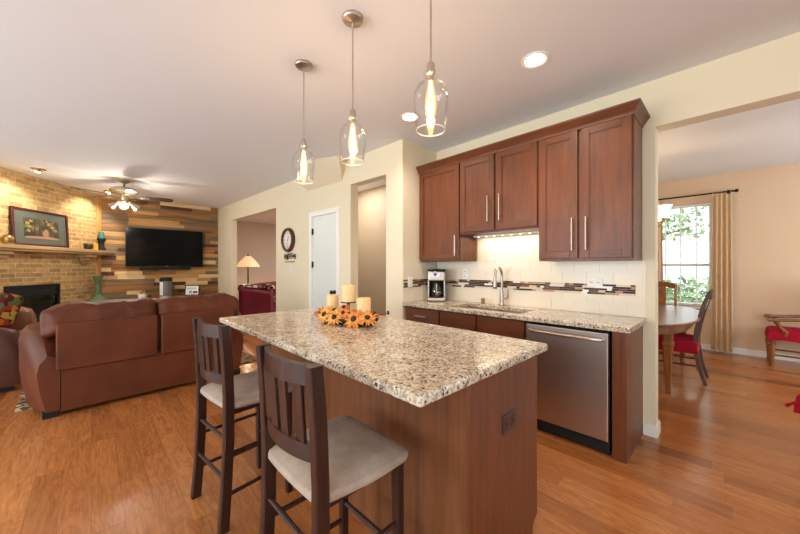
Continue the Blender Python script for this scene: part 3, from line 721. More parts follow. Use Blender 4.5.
# ------------------------------------------------------------------ pendant lights and downlights
M_bulb = emit('filament glow', (255, 190, 110), 60, (255, 220, 170)); M_bglass = thin_glass('amber bulb glass', (255, 236, 205))
_nt = M_bglass.node_tree; _o = [n for n in _nt.nodes if n.type == 'OUTPUT_MATERIAL'][0]; _sh = _o.inputs[0].links[0].from_socket
_em = _nt.nodes.new('ShaderNodeEmission'); _em.inputs[0].default_value = lin((255, 196, 120)); _em.inputs[1].default_value = .9
_ad = _nt.nodes.new('ShaderNodeAddShader'); _nt.links.new(_sh, _ad.inputs[0]); _nt.links.new(_em.outputs[0], _ad.inputs[1]); _nt.links.new(_ad.outputs[0], _o.inputs[0])
def make_pendant(label):
    r = thing('pendant_light', label, 'pendant light', group='glass pendants over the island')
    b = MB(); b.lathe([(0, 0), (.062, 0), (.062, -.012), (.056, -.02), (.02, -.026), (.012, -.032), (0, -.032)], M_nick); b.build('canopy', r)
    b = MB(); b.tube([(0, 0, -.03), (0, 0, -.535)], .0045, M_nick, 8); b.build('rod', r)
    b = MB(); b.lathe([(0, -.53), (.008, -.532), (.018, -.545), (.02, -.575), (.026, -.58), (.026, -.592), (.016, -.6), (.016, -.625), (0, -.625)], M_nick); b.build('socket', r)
    pr = [(.022, -.575), (.029, -.580), (.033, -.592), (.026, -.608), (.034, -.622), (.058, -.640), (.0735, -.668), (.077, -.70), (.0755, -.745), (.070, -.80), (.0645, -.842), (.062, -.842), (.0675, -.80), (.073, -.745), (.0745, -.70), (.071, -.67), (.056, -.643), (.031, -.625), (.0235, -.608), (.030, -.592), (.022, -.585)]
    b = MB(); b.lathe(pr, M_glass, (0, 0, 0), 32); b.build('glass_shade', r)
    b = MB(); b.lathe([(.010, -.62), (.013, -.64), (.022, -.69), (.026, -.73), (.022, -.77), (.008, -.80), (0, -.805)], M_bglass, (0, 0, 0), 18); bl = b.build('bulb', r)
    c = MB()
    for k in range(4):
        a = pi/2*k; c.tube([(.003*cos(a), .003*sin(a), -.63), (.006*cos(a), .006*sin(a), -.67), (.013*cos(a), .013*sin(a), -.715), (.014*cos(a), .014*sin(a), -.75), (.004*cos(a), .004*sin(a), -.79)], .0024, M_bulb, 5)
    c.build('filament', bl)
    q = MB(); q.tube([(.064*cos(2*pi*i/32), .064*sin(2*pi*i/32), -.842) for i in range(32)], .0024, mat('polished glass rim', (250, 240, 228), .05, 0, .8) if 'polished glass rim' not in bpy.data.materials else bpy.data.materials['polished glass rim'], 8, closed=True); q.build('rim', r); return r
PX = (-2.134, -1.537, -.940)
p0 = make_pendant('glass pendant over the far end of the island, nearest the clock wall'); p0.location = (PX[0], 1.1, H)
dup(p0, (PX[1], 1.1, H), 0, 'middle one of the three glass pendants over the island')
dup(p0, (PX[2], 1.1, H), 0, 'glass pendant nearest the camera, its ceiling plate out of view')
for x in PX: point('pendant_glow', (x, 1.1, H-.72), 7, (1, .80, .56), .02)
M_can = emit('downlight lens', (255, 222, 180), 30)
def make_can(label, loc, target=None):
    r = thing('recessed_downlight', label, 'ceiling light', loc, 0, 'recessed ceiling lights')
    b = MB(); b.lathe([(.095, 0), (.095, -.004), (.088, -.008), (.074, -.006), (.068, -.001), (.068, 0)], M_trim, (0, 0, 0), 32); b.build('trim_ring', r)
    b = MB(); b.lathe([(0, -.0025), (.066, -.0025), (.066, 0), (0, 0)], M_can, (0, 0, 0), 28); b.build('lens', r); return r
make_can('round ceiling downlight in front of the tall right wall cabinet', (-.959, 2.247, H)); make_can('round ceiling downlight seen beside the nearest pendant glass', (-2.167, 2.228, H))
for (x, y) in ((-.959, 2.247), (-2.167, 2.228)): spot('downlight_beam', (x, y, H-.02), (x, y+.1, 0), 48, WARM, 140, .8)
M_eye = emit('eyeball lamp', (255, 214, 160), 30)
def eyeball(label, loc, tgt):
    r = thing('eyeball_downlight', label, 'ceiling light', loc, 0, 'eyeball lights washing the brick')
    b = MB(); b.lathe([(.085, 0), (.085, -.005), (.07, -.01), (.055, -.004), (.055, 0)], M_brass, (0, 0, 0), 28); b.build('trim_ring', r)
    b = MB(); b.ball((0, 0, -.005), (.052, .052, .04), M_brass); b.build('eyeball', r)
    d_ = (Vector(tgt)-Vector(loc)).normalized(); q = d_.to_track_quat('Z', 'Y').to_matrix().to_4x4()
    b = MB(); b.lathe([(0, .047), (.026, .047), (.032, .04), (.03, .03)], M_eye, M=T(0, 0, -.005) @ q); b.build('lens', r)
    spot('eyeball_beam', Vector(loc)+Vector((0, 0, -.06)), tgt, 115, (1, .87, .70), 110, .7, .03)
for (x, lb) in ((1.79, 'brass eyeball ceiling light above the framed picture'), (.42, 'brass eyeball ceiling light beside the fan, above the mantel end')):
    eyeball(lb, fw(x, .46, H), fw(x, 0, 1.9))

# ------------------------------------------------------------------ living room: reclaimed board wall, television, console
PW = [wood('grey barn board', (70, 56, 42), (158, 132, 98), 'y', .75, .5), wood('dark barn board', (40, 28, 18), (112, 80, 52), 'y', .75, .5), wood('brown barn board', (84, 56, 32), (178, 128, 76), 'y', .7, .5),
      wood('honey barn board', (150, 106, 60), (212, 166, 106), 'y', .7, .5), wood('pale barn board', (206, 168, 114), (236, 206, 156), 'y', .7, .5), wood('russet barn board', (96, 60, 32), (186, 130, 76), 'y', .7, .5)]
b = MB(); z = .0; g = random.Random(21); hs = .082
row = 0
while z < H-.01:
    zt = min(z+hs, H-.001); y = .145-g.random()*.5
    while y < 2.268:
        L = g.choice((.3, .45, .6, .8, 1.0)); a, c = max(y, .145), min(y+L, 2.268)
        k = g.choices(range(6), (6, 3.6, 4.5, 4, 3, 2.6))[0]
        if c-a > .03: b.box(-8.874, -8.874+g.choice((.016, .021, .029)), a+.001, c-.001, z+.001, zt-.001, PW[k])
        y += L
    z = zt; row += 1
struct(b, 'trim_4', label='reclaimed wood boards covering the television wall')
r = thing('television', 'large black flat television hung on the board wall', 'television', (-8.845, 1.218, 1.75), radians(90))
b = MB(); b.box(-.30, .30, .0, -.035, -.2, .2, M_matb); b.build('wall_mount', r)
b = MB(); b.box(-.704, .704, -.08, -.036, -.414, .414, M_black, .004); b.build('casing', r)
M_scr = mat('dark screen', (8, 8, 9), .16, 0, .2)
b = MB(); b.box(-.692, .692, -.0815, -.0795, -.398, .402, M_scr); b.build('screen', r)
b = MB(); b.box(-.03, .03, -.0825, -.08, -.409, -.402, M_nick); b.build('badge', r)
r = thing('soundbar', 'slim black soundbar on the boards under the television', 'soundbar', (-8.845, 1.21, 1.262), radians(90))
b = MB(); b.box(-.465, .465, -.09, -.0, 0, .055, M_black, .012, 3); b.build('speaker_body', r)
b = MB(); b.box(-.455, .455, -.092, -.089, .008, .047, M_matb); b.build('grille', r)
r = thing('console_table', 'low wooden console table against the board wall behind the leather sofa', 'table', (-8.57, 1.22, 0), radians(90))
b = MB(); b.box(-.85, .85, -.20, .2, .625, .66, M_oakx, .005); b.build('tabletop', r)
b = MB(); b.box(-.80, .80, -.18, .18, .14, .16, M_oakx, .003); b.build('shelf', r)
for sx in (-1, 1):
    for sy in (-1, 1):
        b = MB(); b.bar([(sx*.80, sy*.165, 0), (sx*.80, sy*.165, .625)], .055, .055, M_oak); b.build('leg', r)
r = thing('speaker', 'black and silver cylinder speaker on the console under the television', 'speaker', (-8.52, 1.17, .661))
b = MB(); b.lathe([(0, 0), (.17, 0), (.17, .02), (.10, .03), (0, .03)], M_black); b.build('base', r)
b = MB(); b.lathe([(.10, .03), (.112, .06), (.115, .2), (.112, .36), (0, .36)], mat('silver grey cloth', (120, 118, 116), .5, .4)); b.build('speaker_body', r)
b = MB(); b.lathe([(.114, .36), (.118, .375), (.118, .42), (.09, .44), (0, .44)], M_black); b.build('cap', r)
b = MB(); b.box(.112, .1165, -.06, .0, .06, .34, M_white, .002, M=RZ(radians(-35))); b.build('front_strip', r)
r = thing('photo_frame', 'black framed picture leaning on the right end of the console', 'picture frame', (-8.57, 1.66, .662), radians(62))
b = MB(); b.box(-.15, .15, -.012, .012, 0, .255, M_black, .006, M=RX(radians(-12))); b.box(-.03, .03, .0, .10, 0, .01, M_black); b.build('frame', r)
b = MB(); b.box(-.125, .125, -.014, -.011, .03, .23, M_white, M=RX(radians(-12))); pc = b.build('picture', r)
b = MB(); b.box(-.06, .0, -.016, -.013, .06, .12, mat('photo grey', (150, 152, 158), .4), M=RX(radians(-12))); b.box(.02, .11, -.016, -.013, .06, .11, mat('photo dark red', (92, 40, 40), .4), M=RX(radians(-12))); b.box(-.10, .08, -.016, -.013, .15, .19, mat('photo pale grey', (196, 198, 204), .4), M=RX(radians(-12))); b.build('print', pc)
r = thing('flower_basket', 'small handled basket with a white pot and dark leaves at the left of the console', 'basket', (-8.50, .76, .661))
b = MB(); b.lathe([(0, 0), (.06, 0), (.075, .10), (.07, .10), (.056, .01), (0, .01)], M_white, (.05, .0, 0)); b.build('pot', r)
b = MB(); b.lathe([(0, 0), (.07, 0), (.09, .08), (.085, .08), (0, .02)], mat('wicker', (120, 80, 46), .8), (-.05, .08, 0)); b.tube([(-.05, .08+.085*cos(pi*i/12), .08+.17*sin(pi*i/12)) for i in range(13)], .008, mat('wicker handle', (140, 92, 60), .8), 6); b.build('basket', r)
b = MB(); M_dl = mat('dark leaf', (40, 44, 30), .6)
for i in range(26):
    a = rng.uniform(0, 6.28); M = T(-.03+rng.uniform(-.08, .05), .06+rng.uniform(-.09, .09), .11+rng.uniform(0, .05)) @ RZ(a) @ RY(rng.uniform(-.9, .2)); t = bmesh.new(); t.faces.new([t.verts.new(p) for p in ((0, 0, 0), (.03, -.016, .003), (.065, 0, 0), (.03, .016, .003))]); b.add(t, M_dl, M)
b.build('leaves', r)

# ------------------------------------------------------------------ fireplace things
r = thing('fireplace_mantel', 'long pale wooden mantel shelf across the brick wall', 'mantel', FA, FR)
b = MB(); b.box(-.10, 2.64, .002, .21, 1.60, 1.655, M_oakx, .004); b.box(-.08, 2.62, .002, .18, 1.565, 1.60, M_oakx, .004); b.build('shelf', r)
for x in (.40, 1.92):
    b = MB()
    for k in range(3): b.box(x-.12+.02*k, x+.12-.02*k, .002, .15-.04*k, 1.565-.055*(k+1), 1.565-.055*k-.003, M_brick, .004)
    b.build('corbel', r)
r = thing('fireplace_insert', 'black metal fireplace insert set in the tan brick wall', 'fireplace', fw(1.33, 0, .421), FR)
b = MB(); b.box(-.445, .445, -.14, -.13, 0, .615, M_matb); b.box(-.445, -.40, -.13, .012, 0, .615, M_black); b.box(.40, .445, -.13, .012, 0, .615, M_black); b.box(-.40, .40, -.13, .012, .57, .615, M_black); b.box(-.40, .40, -.13, .012, 0, .05, M_black); b.build('surround', r)
b = MB()
for k in range(5): b.box(-.40, .40, -.03, -.004, .44+k*.026, .455+k*.026, mat('louver grey', (44, 46, 48), .4) if k == 0 else b.mats[0], M=None)
b.build('louvers', r)
b = MB(); b.box(-.40, .40, -.02, -.012, .05, .43, mat('smoked glass', (14, 15, 16), .08)); b.build('glass_door', r)
# framed landscape on the mantel
r = thing('framed_picture', 'dark framed woodland picture with grey green mat standing on the mantel', 'picture', fw(1.25, .055, 1.656), FR)
TL = RX(radians(3)); fwid, fhei = .94, .585
b = MB(); k = .035; M_frm = wood('dark cherry frame', (52, 22, 20), (84, 38, 32), 'x', .3)
for (x0, x1, z0, z1) in ((-fwid/2, -fwid/2+k, 0, fhei), (fwid/2-k, fwid/2, 0, fhei), (-fwid/2+k, fwid/2-k, 0, k), (-fwid/2+k, fwid/2-k, fhei-k, fhei)): b.box(x0, x1, -.012, .018, z0, z1, M_frm, .004, M=TL)
b.box(-fwid/2+.01, fwid/2-.01, -.012, -.006, .01, fhei-.01, M_matb, M=TL); b.build('frame', r)
b = MB(); b.box(-fwid/2+k, fwid/2-k, -.006, .002, k, fhei-k, mat('grey green mat board', (84, 90, 82), .7), M=TL); b.build('mat_board', r)
M_pic = mat('woodland print', (90, 80, 50), .6); t = NT(M_pic); v = t.coords((1, 1, 1)); n1 = t.noise(v, 9, 5, .65, .5)
t.color(t.ramp(n1, [(.34, (28, 27, 20)), (.48, (58, 54, 38)), (.58, (96, 86, 52)), (.72, (160, 134, 76))]))
b = MB(); b.box(-.29, .29, .002, .005, .12, .44, M_pic, M=TL); pc = b.build('print', r)
b = MB(); M_path = mat('pale path print', (160, 120, 96), .7); M_trk = mat('trunk print', (52, 40, 28), .7); M_fol = mat('gold leaf print', (158, 132, 70), .7)
MP = TL @ Matrix(((-1, 0, 0, 0), (0, 0, 1, 0), (0, 1, 0, 0), (0, 0, 0, 1)))
b.prism([(-.285, .125), (.285, .125), (.285, .15), (.1, .168), (-.1, .162), (-.285, .15)], .0045, .0056, M_path, MP)
b.prism([(.02, .17), (.09, .165), (.11, .21), (.10, .26), (.06, .29), (.02, .25), (.0, .21)], .0045, .0056, M_path, MP)
for x in (-.20, -.13, -.05, .15, .21): b.prism([(x, .17), (x+.014, .17), (x+.010, .42), (x+.003, .42)], .0045, .0060, M_trk, MP)
for (x, z, q) in ((-.23, .36, .035), (-.20, .31, .03), (-.22, .24, .03), (-.18, .40, .03), (.12, .38, .035), (.18, .33, .04), (.08, .42, .025), (.23, .28, .03)): b.prism([(x+q*cos(a)*rng.uniform(.7, 1.2), z+q*.7*sin(a)*rng.uniform(.7, 1.2)) for a in [2*pi*i/9 for i in range(9)]], .0045, .0064, M_fol, MP)
b.build('scenery', pc)
b = MB(); b.box(-fwid/2+k, fwid/2-k, .0085, .0095, k, fhei-k, thin_glass('picture glass', (255, 255, 255), 1.25), M=TL); b.build('picture_glass', r)
# things on the mantel
r = thing('candle_holder', 'black turned candle holder at the right end of the mantel', 'candle holder', fw(.115, .11, 1.656))
b = MB(); b.lathe([(0, 0), (.065, 0), (.068, .025), (.06, .05), (.045, .08), (.042, .13), (.048, .18), (.064, .205), (.066, .235), (0, .235)], M_matb, (0, 0, 0), 20); b.build('stand', r)
b = MB(); b.lathe([(0, 0), (.043, 0), (.045, .004), (.045, .125), (.04, .13), (0, .126)], mat('teal wax', (62, 128, 124), .45), (0, 0, 0), 20)
o = b.build('pillar_candle', None, fw(.115, .11, 1.892)); tag(o, 'teal pillar candle on the black holder at the end of the mantel', 'candle')
b = MB(); b.lathe([(0, 0), (.04, 0), (.042, .005), (.042, .12), (.036, .125), (.03, .11), (0, .11)], mat('yellow wax', (214, 164, 66), .45), (0, 0, 0), 20)
o = b.build('pillar_candle', None, fw(.265, .11, 1.656)); tag(o, 'small yellow candle on the mantel beside the black candle holder', 'candle')
b = MB(); M_fig = mat('dark carved figure', (44, 32, 26), .5)
b.cushion((0, 0, .04), (.16, .08, .08), .038, M_fig, 6); b.ball((.06, 0, .085), (.04, .034, .034), M_fig); b.ball((-.05, 0, .08), (.04, .035, .03), M_fig); b.ball((.095, 0, .08), (.018, .014, .014), M_fig)
o = b.build('carved_figure', None, fw(.43, .11, 1.656), FR); tag(o, 'small dark carved figure lying on the mantel right of the picture', 'figurine')
b = MB(); b.lathe([(0, 0), (.05, 0), (.055, .01), (.075, .05), (.07, .10), (.045, .125), (.05, .14), (.04, .14), (0, .12)], M_brass, (0, 0, 0), 20)
o = b.build('brass_bowl', None, fw(1.835, .11, 1.656)); tag(o, 'small brass pot on the mantel left of the framed picture', 'pot')
# green glass vase
M_gg = mat('green glass', (118, 152, 112), .12, 0, .5); M_gg.node_tree.nodes['Principled BSDF'].inputs['Transmission Weight'].default_value = .55; M_gg.node_tree.nodes['Principled BSDF'].inputs['IOR'].default_value = 1.3
r = thing('glass_vase', 'green glass vase with narrow neck standing on the hearth by the boards', 'vase', fw(.40, .25, .421))
pr = [(0, 0), (.12, 0), (.17, .03), (.21, .09), (.215, .15), (.19, .22), (.12, .29), (.066, .345), (.046, .40), (.042, .62), (.052, .655), (.06, .675), (.082, .715), (.082, .735), (.07, .735), (.045, .67), (.035, .62), (.039, .40), (.058, .345), (.11, .285), (.18, .215), (.205, .15), (.2, .09), (.16, .035), (0, .012)]
b = MB(); b.lathe(pr, M_gg, (0, 0, 0), 32); b.build('vase_body', r)
b = MB(); b.tube([(.047*cos(2*pi*i/20), .047*sin(2*pi*i/20), .60) for i in range(20)], .012, M_gg, 6, closed=True); b.build('neck_ring', r)

# ------------------------------------------------------------------ ceiling fan
r = thing('ceiling_fan', 'bronze ceiling fan with five dark blades and three glass shades', 'ceiling fan', (-7.06, .40, H))
M_fm = mat('antique brass fan metal', (186, 174, 146), .28, .9); M_bl = wood('dark fan blade', (52, 34, 22), (84, 58, 38), 'x', .4)
b = MB(); b.lathe([(0, 0), (.085, 0), (.08, -.02), (.05, -.05), (.02, -.06), (.02, -.08), (0, -.08)], M_fm); b.build('canopy', r)
b = MB(); b.tube([(0, 0, -.06), (0, 0, -.13)], .013, M_bronze, 10); b.build('downrod', r)
b = MB(); b.lathe([(0, -.115), (.05, -.118), (.12, -.13), (.18, -.155), (.19, -.185), (.185, -.215), (.14, -.235), (.06, -.245), (0, -.245)], M_fm, (0, 0, 0), 32); b.build('motor_housing', r)
for k in range(5):
    a = radians(78+72*k); b = MB(); M = RZ(a) @ T(0, 0, -.275) @ RX(radians(-13))
    pl = [(.24, -.05), (.30, -.062), (.55, -.075), (.63, -.07), (.665, -.045), (.67, 0), (.665, .045), (.63, .07), (.55, .075), (.30, .062), (.24, .05)]
    b.prism(pl, -.004, .004, M_bl, M); bl = b.build('blade', r)
    c = MB(); c.prism([(.13, -.015), (.22, -.015), (.27, -.04), (.33, -.02), (.34, 0), (.33, .02), (.27, .04), (.22, .015), (.13, .015)], -.010, -.004, M_fm, M); c.build('blade_bracket', bl)
b = MB(); b.lathe([(0, -.245), (.05, -.245), (.055, -.30), (.045, -.34), (.06, -.36), (.06, -.39), (.03, -.41), (0, -.415)], M_fm, (0, 0, 0), 24); b.build('light_kit', r)
M_fs = thin_glass('frosted shade', (255, 245, 230), 1.6, .3); M_fb = emit('fan bulb', (255, 236, 205), 25)
for k in range(3):
    a = radians(-5+120*k); M = RZ(a) @ T(.07, 0, -.37) @ RY(radians(-50)) 
    b = MB(); b.lathe([(.02, 0), (.028, -.02), (.03, -.05), (.05, -.085), (.072, -.135), (.069, -.135), (.046, -.086), (.026, -.05), (.02, -.02)], M_nick if k else M_fs, M=M, seg=20); s_ = b.build('lamp_shade', r)
    c = MB(); c.ball((0, 0, -.09), (.030, .030, .040), M_fb, M); c.build('bulb', s_)
    q = M @ Vector((0, 0, -.17)); point('fan_glow', (r.location.x+q.x, r.location.y+q.y, H+q.z), 16, (1, .92, .80), .04)

# ------------------------------------------------------------------ leather sofa with its back to the kitchen
def pcurve(pts): return pts
r = thing('leather_sofa', 'chestnut leather loveseat seen from behind, beyond the bar stools', 'sofa', (-4.165, .515, 0), radians(93.2))
# local x to the right as seen from the kitchen, local y away from the kitchen; back face at y=0
for s in (-1, 1):
    b = MB(); rs = []
    for (y, xo, zt) in ((.0, .85, .555), (.05, .872, .61), (.13, .90, .69), (.22, .93, .75), (.36, .965, .785), (.6, .98, .785), (.82, .98, .755), (.92, .965, .70), (.955, .94, .64)):
        o = [(.715, .06), (.715, zt-.10), (.735, zt-.035), (.785, zt-.002), ((.735+xo)/2, zt), (xo-.055, zt-.018), (xo-.015, zt-.075), (xo, zt-.16), (xo-.004, .36), (xo-.02, .22), (xo-.055, .06)]
        rs.append([(s*x, y, z) for x, z in o])
    if s > 0: rs = [q[::-1] for q in rs]
    b.rings(rs, M_lea); b.build('arm', r, sharp=30)
    c = MB(); c.box(s*.77-.05, s*.77+.05, .015, .115, 0, .07, M_matb, .005); c.build('foot', r)
    c = MB(); c.box(s*.80-.045, s*.80+.045, .83, .92, 0, .07, M_matb, .005); c.build('foot', r)
b = MB(); b.box(-.712, .712, .004, .20, .035, .415, M_lea, .012, 3); b.build('lower_back_panel', r)
b = MB(); b.box(-.70, .70, .20, .92, .09, .28, M_lea, .02, 3); b.build('seat_base', r)
for s in (-1, 1):
    b = MB(); b.box(s*.377-.362, s*.377+.362, -.022, .17, .405, .825, M_lea, .016, 3); b.build('back_panel', r)
    b = MB(); rise = .012 if s > 0 else 0
    def slump(q, s=s, rise=rise):
        q = q.copy(); out = q.x*s/.42
        fold = .007*math.sin(q.x*22+1.3*s+q.z*9)+.005*math.sin(q.x*47+2+q.y*9)+.006*math.sin((q.x*13+q.z*40))+.004*math.sin(q.x*83+q.y*30)
        if q.z > -.02: q.z += fold
        if q.y < 0: q.y += fold*.8
        q.z += rise*(1+q.x/.42)*.5-.035*max(0, out)**3
        q.y += .22*max(0, q.z+.05)
        if q.z < 0: q.z -= .09*max(0, out-.35)
        return q
    b.cushion((s*.418, .225, .868), (.815, .36, .215), .06, M_lea, 24, (.01, .015, .006), .007, 5+s*7, slump); b.build('back_pillow', r, sharp=80)
    b = MB(); b.cushion((s*.35, .58, .385), (.70, .72, .20), .06, M_lea, 10, (0, .02, .03), .004, s*2); b.build('seat_cushion', r, sharp=80)

# second sofa at the left, seen past the frame edge
r = thing('leather_armchair', 'wide tan and dark brown leather armchair cut by the left edge, facing the hearth rug', 'armchair', (-6.0, -1.0, 0), radians(0))
for s in (-1, 1):
    b = MB(); rs = []
    x0 = s*.60; up = .12 if s < 0 else 0
    ol = [(-.10, .06), (-.125, .30), (-.13, .50), (-.115, .62), (-.07, .675), (.0, .69), (.07, .675), (.115, .62), (.13, .50), (.125, .30), (.10, .06)]
    for (y, k, dz) in ((-.40, .92, 0), (-.32, 1, .0), (.1, 1, 0), (.32, 1, -.01), (.42, .97, -.03), (.455, .88, -.06)):
        rs.append([(x0+x*k, y, .06+(z-.06)*k+(dz+up if z > .4 else 0)) for x, z in ol])
    b.rings(rs, M_lead if s > 0 else M_leat); b.build('arm', r, sharp=60)
    for y in (-.34, .36):
        c = MB(); c.box(x0-.04, x0+.04, y-.04, y+.04, 0, .06, M_matb, .004); c.build('foot', r)
b = MB(); b.box(-.48, .48, -.34, .36, .08, .30, M_lead, .02, 3); b.build('seat_base', r)
b = MB(); b.cushion((0, -.34, .55), (.96, .18, .62), .07, M_lead, 10, (0, .02, .02)); b.build('backrest', r, sharp=80)
b = MB(); b.cushion((0, .05, .40), (.95, .80, .20), .06, M_leat, 10, (0, .02, .03), .004, s*5); b.build('seat_cushion', r, sharp=80)
b = MB(); b.cushion((0, -.20, .70), (.94, .22, .42), .09, M_leat, 10, (.01, .03, .03), .006, s); b.build('back_cushion', r, sharp=80)
M_plw = mat('patterned pillow cloth', (150, 40, 36), .9, 0, .1); t = NT(M_plw); v = t.coords()
vo = t.new('ShaderNodeTexVoronoi'); vo.inputs['Scale'].default_value = 19; t.link(v, vo.inputs['Vector']); sp = t.new('ShaderNodeSeparateColor'); t.link(vo.outputs['Color'], sp.inputs[0])
t.color(t.ramp(sp.outputs[0], [(0, (104, 30, 34)), (.28, (150, 58, 42)), (.45, (186, 104, 50)), (.62, (180, 148, 62)), (.76, (96, 104, 60)), (.9, (66, 50, 42))], 'CONSTANT'))
b = MB(); b.cushion((0, 0, .25), (.5, .17, .5), .03, M_plw, 12, (0, .05, 0)); o = b.build('throw_pillow', None, (-6.27, -.93, .515), 0, 80); o.rotation_euler = (radians(-20), 0, radians(28))
tag(o, 'red, gold and green patterned pillow propped on the armchair at the left edge', 'pillow')

# rug under the sofas
M_rug = mat('patterned rug', (170, 140, 100), .95, 0, .1); t = NT(M_rug); v = t.coords()
vo = t.new('ShaderNodeTexVoronoi'); vo.inputs['Scale'].default_value = 5.5; t.link(v, vo.inputs['Vector'])
wv = t.new('ShaderNodeTexWave'); wv.inputs['Scale'].default_value = 2.3; wv.inputs['Distortion'].default_value = 9; t.link(v, wv.inputs['Vector'])
f = t.math('ADD', t.math('MULTIPLY', vo.outputs['Distance'], .9), t.math('MULTIPLY', wv.outputs['Fac'], .5))
t.color(t.ramp(f, [(0, (96, 60, 40)), (.2, (196, 168, 128)), (.42, (212, 190, 152)), (.5, (74, 60, 52)), (.62, (150, 92, 58)), (.75, (206, 180, 140)), (.9, (84, 76, 60))], 'CONSTANT')); t.bump(t.noise(v, 300, 2), .4, .004)
b = MB(); b.box(-1.35, 1.35, -1.12, 1.12, 0, .010, M_rug, .004); rg = b.build('area_rug', None, (-5.93, .57, .0005)); rg.rotation_euler = (0, 0, radians(2))
rg_o = tag(rg, 'patterned beige and brown rug partly under the leather sofa', 'rug')

# ------------------------------------------------------------------ things on the long wall
r = thing('wall_clock', 'round brown framed wall clock left of the white door', 'clock', lw(-5.262, -.001, 1.785), LA)
KX = T(0, 0, 0) @ RX(radians(90))
b = MB(); b.lathe([(.0, .0), (.205, 0), (.21, .02), (.205, .045), (.19, .06), (.165, .055), (.155, .03), (.155, .012)], wood('clock frame wood', (70, 32, 20), (112, 56, 36), 'z', .3), M=KX, seg=36); b.build('frame', r)
b = MB(); b.lathe([(0, .026), (.156, .026), (.156, .012), (0, .012)], mat('clock face ivory', (226, 226, 212), .5), M=KX, seg=36); fc = b.build('dial', r)
b = MB()
for k in range(12):
    a = radians(30*k); L = .03 if k % 3 == 0 else .018
    b.box(-.005, .005, -.0285, -.0262, .135-L, .135, M_matb, M=Matrix.Rotation(a, 4, 'Y'))
b.box(-.004, .004, -.031, -.029, -.02, .075, M_matb, M=Matrix.Rotation(radians(20), 4, 'Y')); b.box(-.003, .003, -.033, -.031, -.02, .115, M_matb, M=Matrix.Rotation(radians(195), 4, 'Y')); b.build('hands_and_marks', fc)
r = thing('metal_wall_decoration', 'small scrolled dark metal decoration under the wall clock', 'wall decoration', lw(-5.235, -.001, 1.49), LA)
b = MB(); b.box(-.16, .16, -.012, -.002, -.085, -.072, M_bronze); b.build('bar', r)
b = MB()
for (x, z, rr, s) in ((-.15, .0, .055, 1), (-.05, .01, .06, -1), (.07, .015, .06, 1), (.17, .0, .05, -1)):
    b.tube([(x+s*rr*(1-i/26)*cos(i*.42), -.008, z+rr*(1-i/26)*sin(i*.42)) for i in range(24)], .0055, M_bronze, 6)
b.tube([(-.2, -.008, .06), (-.1, -.008, .02), (0, -.008, .07), (.1, -.008, .01), (.22, -.008, .05)], .0045, M_bronze, 6); b.build('scrollwork', r)
b = MB(); b.ball((-.07, -.012, -.01), (.022, .007, .04), M_matb); b.build('bird_shape', r)
o = plate('light_switch', 'white light switch plate under the metal wall decoration', 'light switch', T(*lw(-5.18, 0, 1.265)) @ RZ(LA), .075, .118, [(0, 0, .034, .066)], mat('cool white plastic', (226, 224, 232), .4))

# ------------------------------------------------------------------ sitting room beyond the opening
r = thing('burgundy_sofa', 'burgundy leather sofa in the room beyond the left opening', 'sofa', (-7.85, 2.83, 0), radians(40))
# local x along the near arm (to the right), local y away along the sofa length; back along x=-.42
b = MB(); rs = []
ap = [(0, .08), (0, .66), (-.035, .72), (-.03, .80), (.04, .845), (.11, .83), (.15, .77), (.13, .70), (.12, .66), (.12, .08)]
for x, dz in ((-.40, 0.03), (-.34, .03), (0, -.01), (.3, -.04), (.36, -.05)): rs.append([(x, y, z+(dz if z > .5 else 0)) for y, z in ap])
for k in range(2):
    q = MB(); q.rings([[(x, y+k*1.75, z) for x, y, z in ring] for ring in rs], M_burg); q.build('arm', r, sharp=60)
b = MB(); bp = [(-.46, .08), (-.46, .74), (-.49, .80), (-.47, .88), (-.40, .905), (-.33, .88), (-.30, .80), (-.28, .3), (-.28, .08)]
b.rings([[(x, y, z) for x, z in bp] for y in (.02, .6, 1.2, 1.86)], M_burg); b.build('backrest', r, sharp=60)
b = MB(); b.box(-.30, .34, .13, 1.74, .10, .34, M_burg, .02, 3); b.build('seat_base', r)
for k in range(2):
    b = MB(); b.cushion((.04, .53+.8*k, .42), (.64, .78, .17), .05, M_burg, 8, (0, 0, .02)); b.build('seat_cushion', r, sharp=80)
for (x, y) in ((-.38, .08), (.30, .08), (-.38, 1.8), (.30, 1.8)):
    b = MB(); b.lathe([(0, 0), (.025, 0), (.04, .05), (.04, .08), (0, .08)], M_matb, (x, y, 0), 14); b.build('foot', r)
M_flo = mat('floral cloth', (140, 110, 90), .9, 0, .1); t = NT(M_flo); vo = t.new('ShaderNodeTexVoronoi'); vo.inputs['Scale'].default_value = 16; t.link(t.coords(), vo.inputs['Vector']); sp = t.new('ShaderNodeSeparateColor'); t.link(vo.outputs['Color'], sp.inputs[0])
t.color(t.ramp(sp.outputs[0], [(0, (60, 20, 28)), (.35, (196, 176, 150)), (.6, (110, 40, 46)), (.8, (120, 110, 90))], 'CONSTANT'))
o = MB().cushion((0, 0, .2), (.42, .14, .4), .03, M_flo, 10, (0, .05, 0)).build('throw_pillow', None, (-7.985, 3.22, .51), 0, 80); o.rotation_euler = (radians(-18), 0, radians(118)); tag(o, 'floral patterned pillow on the burgundy sofa', 'pillow')
o = MB().cushion((0, 0, 0), (.62, .30, .02), .009, M_flo, 10, (0, 0, 0), fn=lambda q: Vector((q.x, q.y, q.z-1.9*(q.y)**2))).build('throw_blanket', None, (-7.87, 2.885, .885), radians(40), 80); o.rotation_euler = (0, radians(4), radians(40)); tag(o, 'floral throw laid over the near arm of the burgundy sofa', 'throw')
r = thing('floor_lamp', 'lit floor lamp with a pleated cone shade behind the burgundy sofa', 'lamp', (-9.42, 3.17, 0))
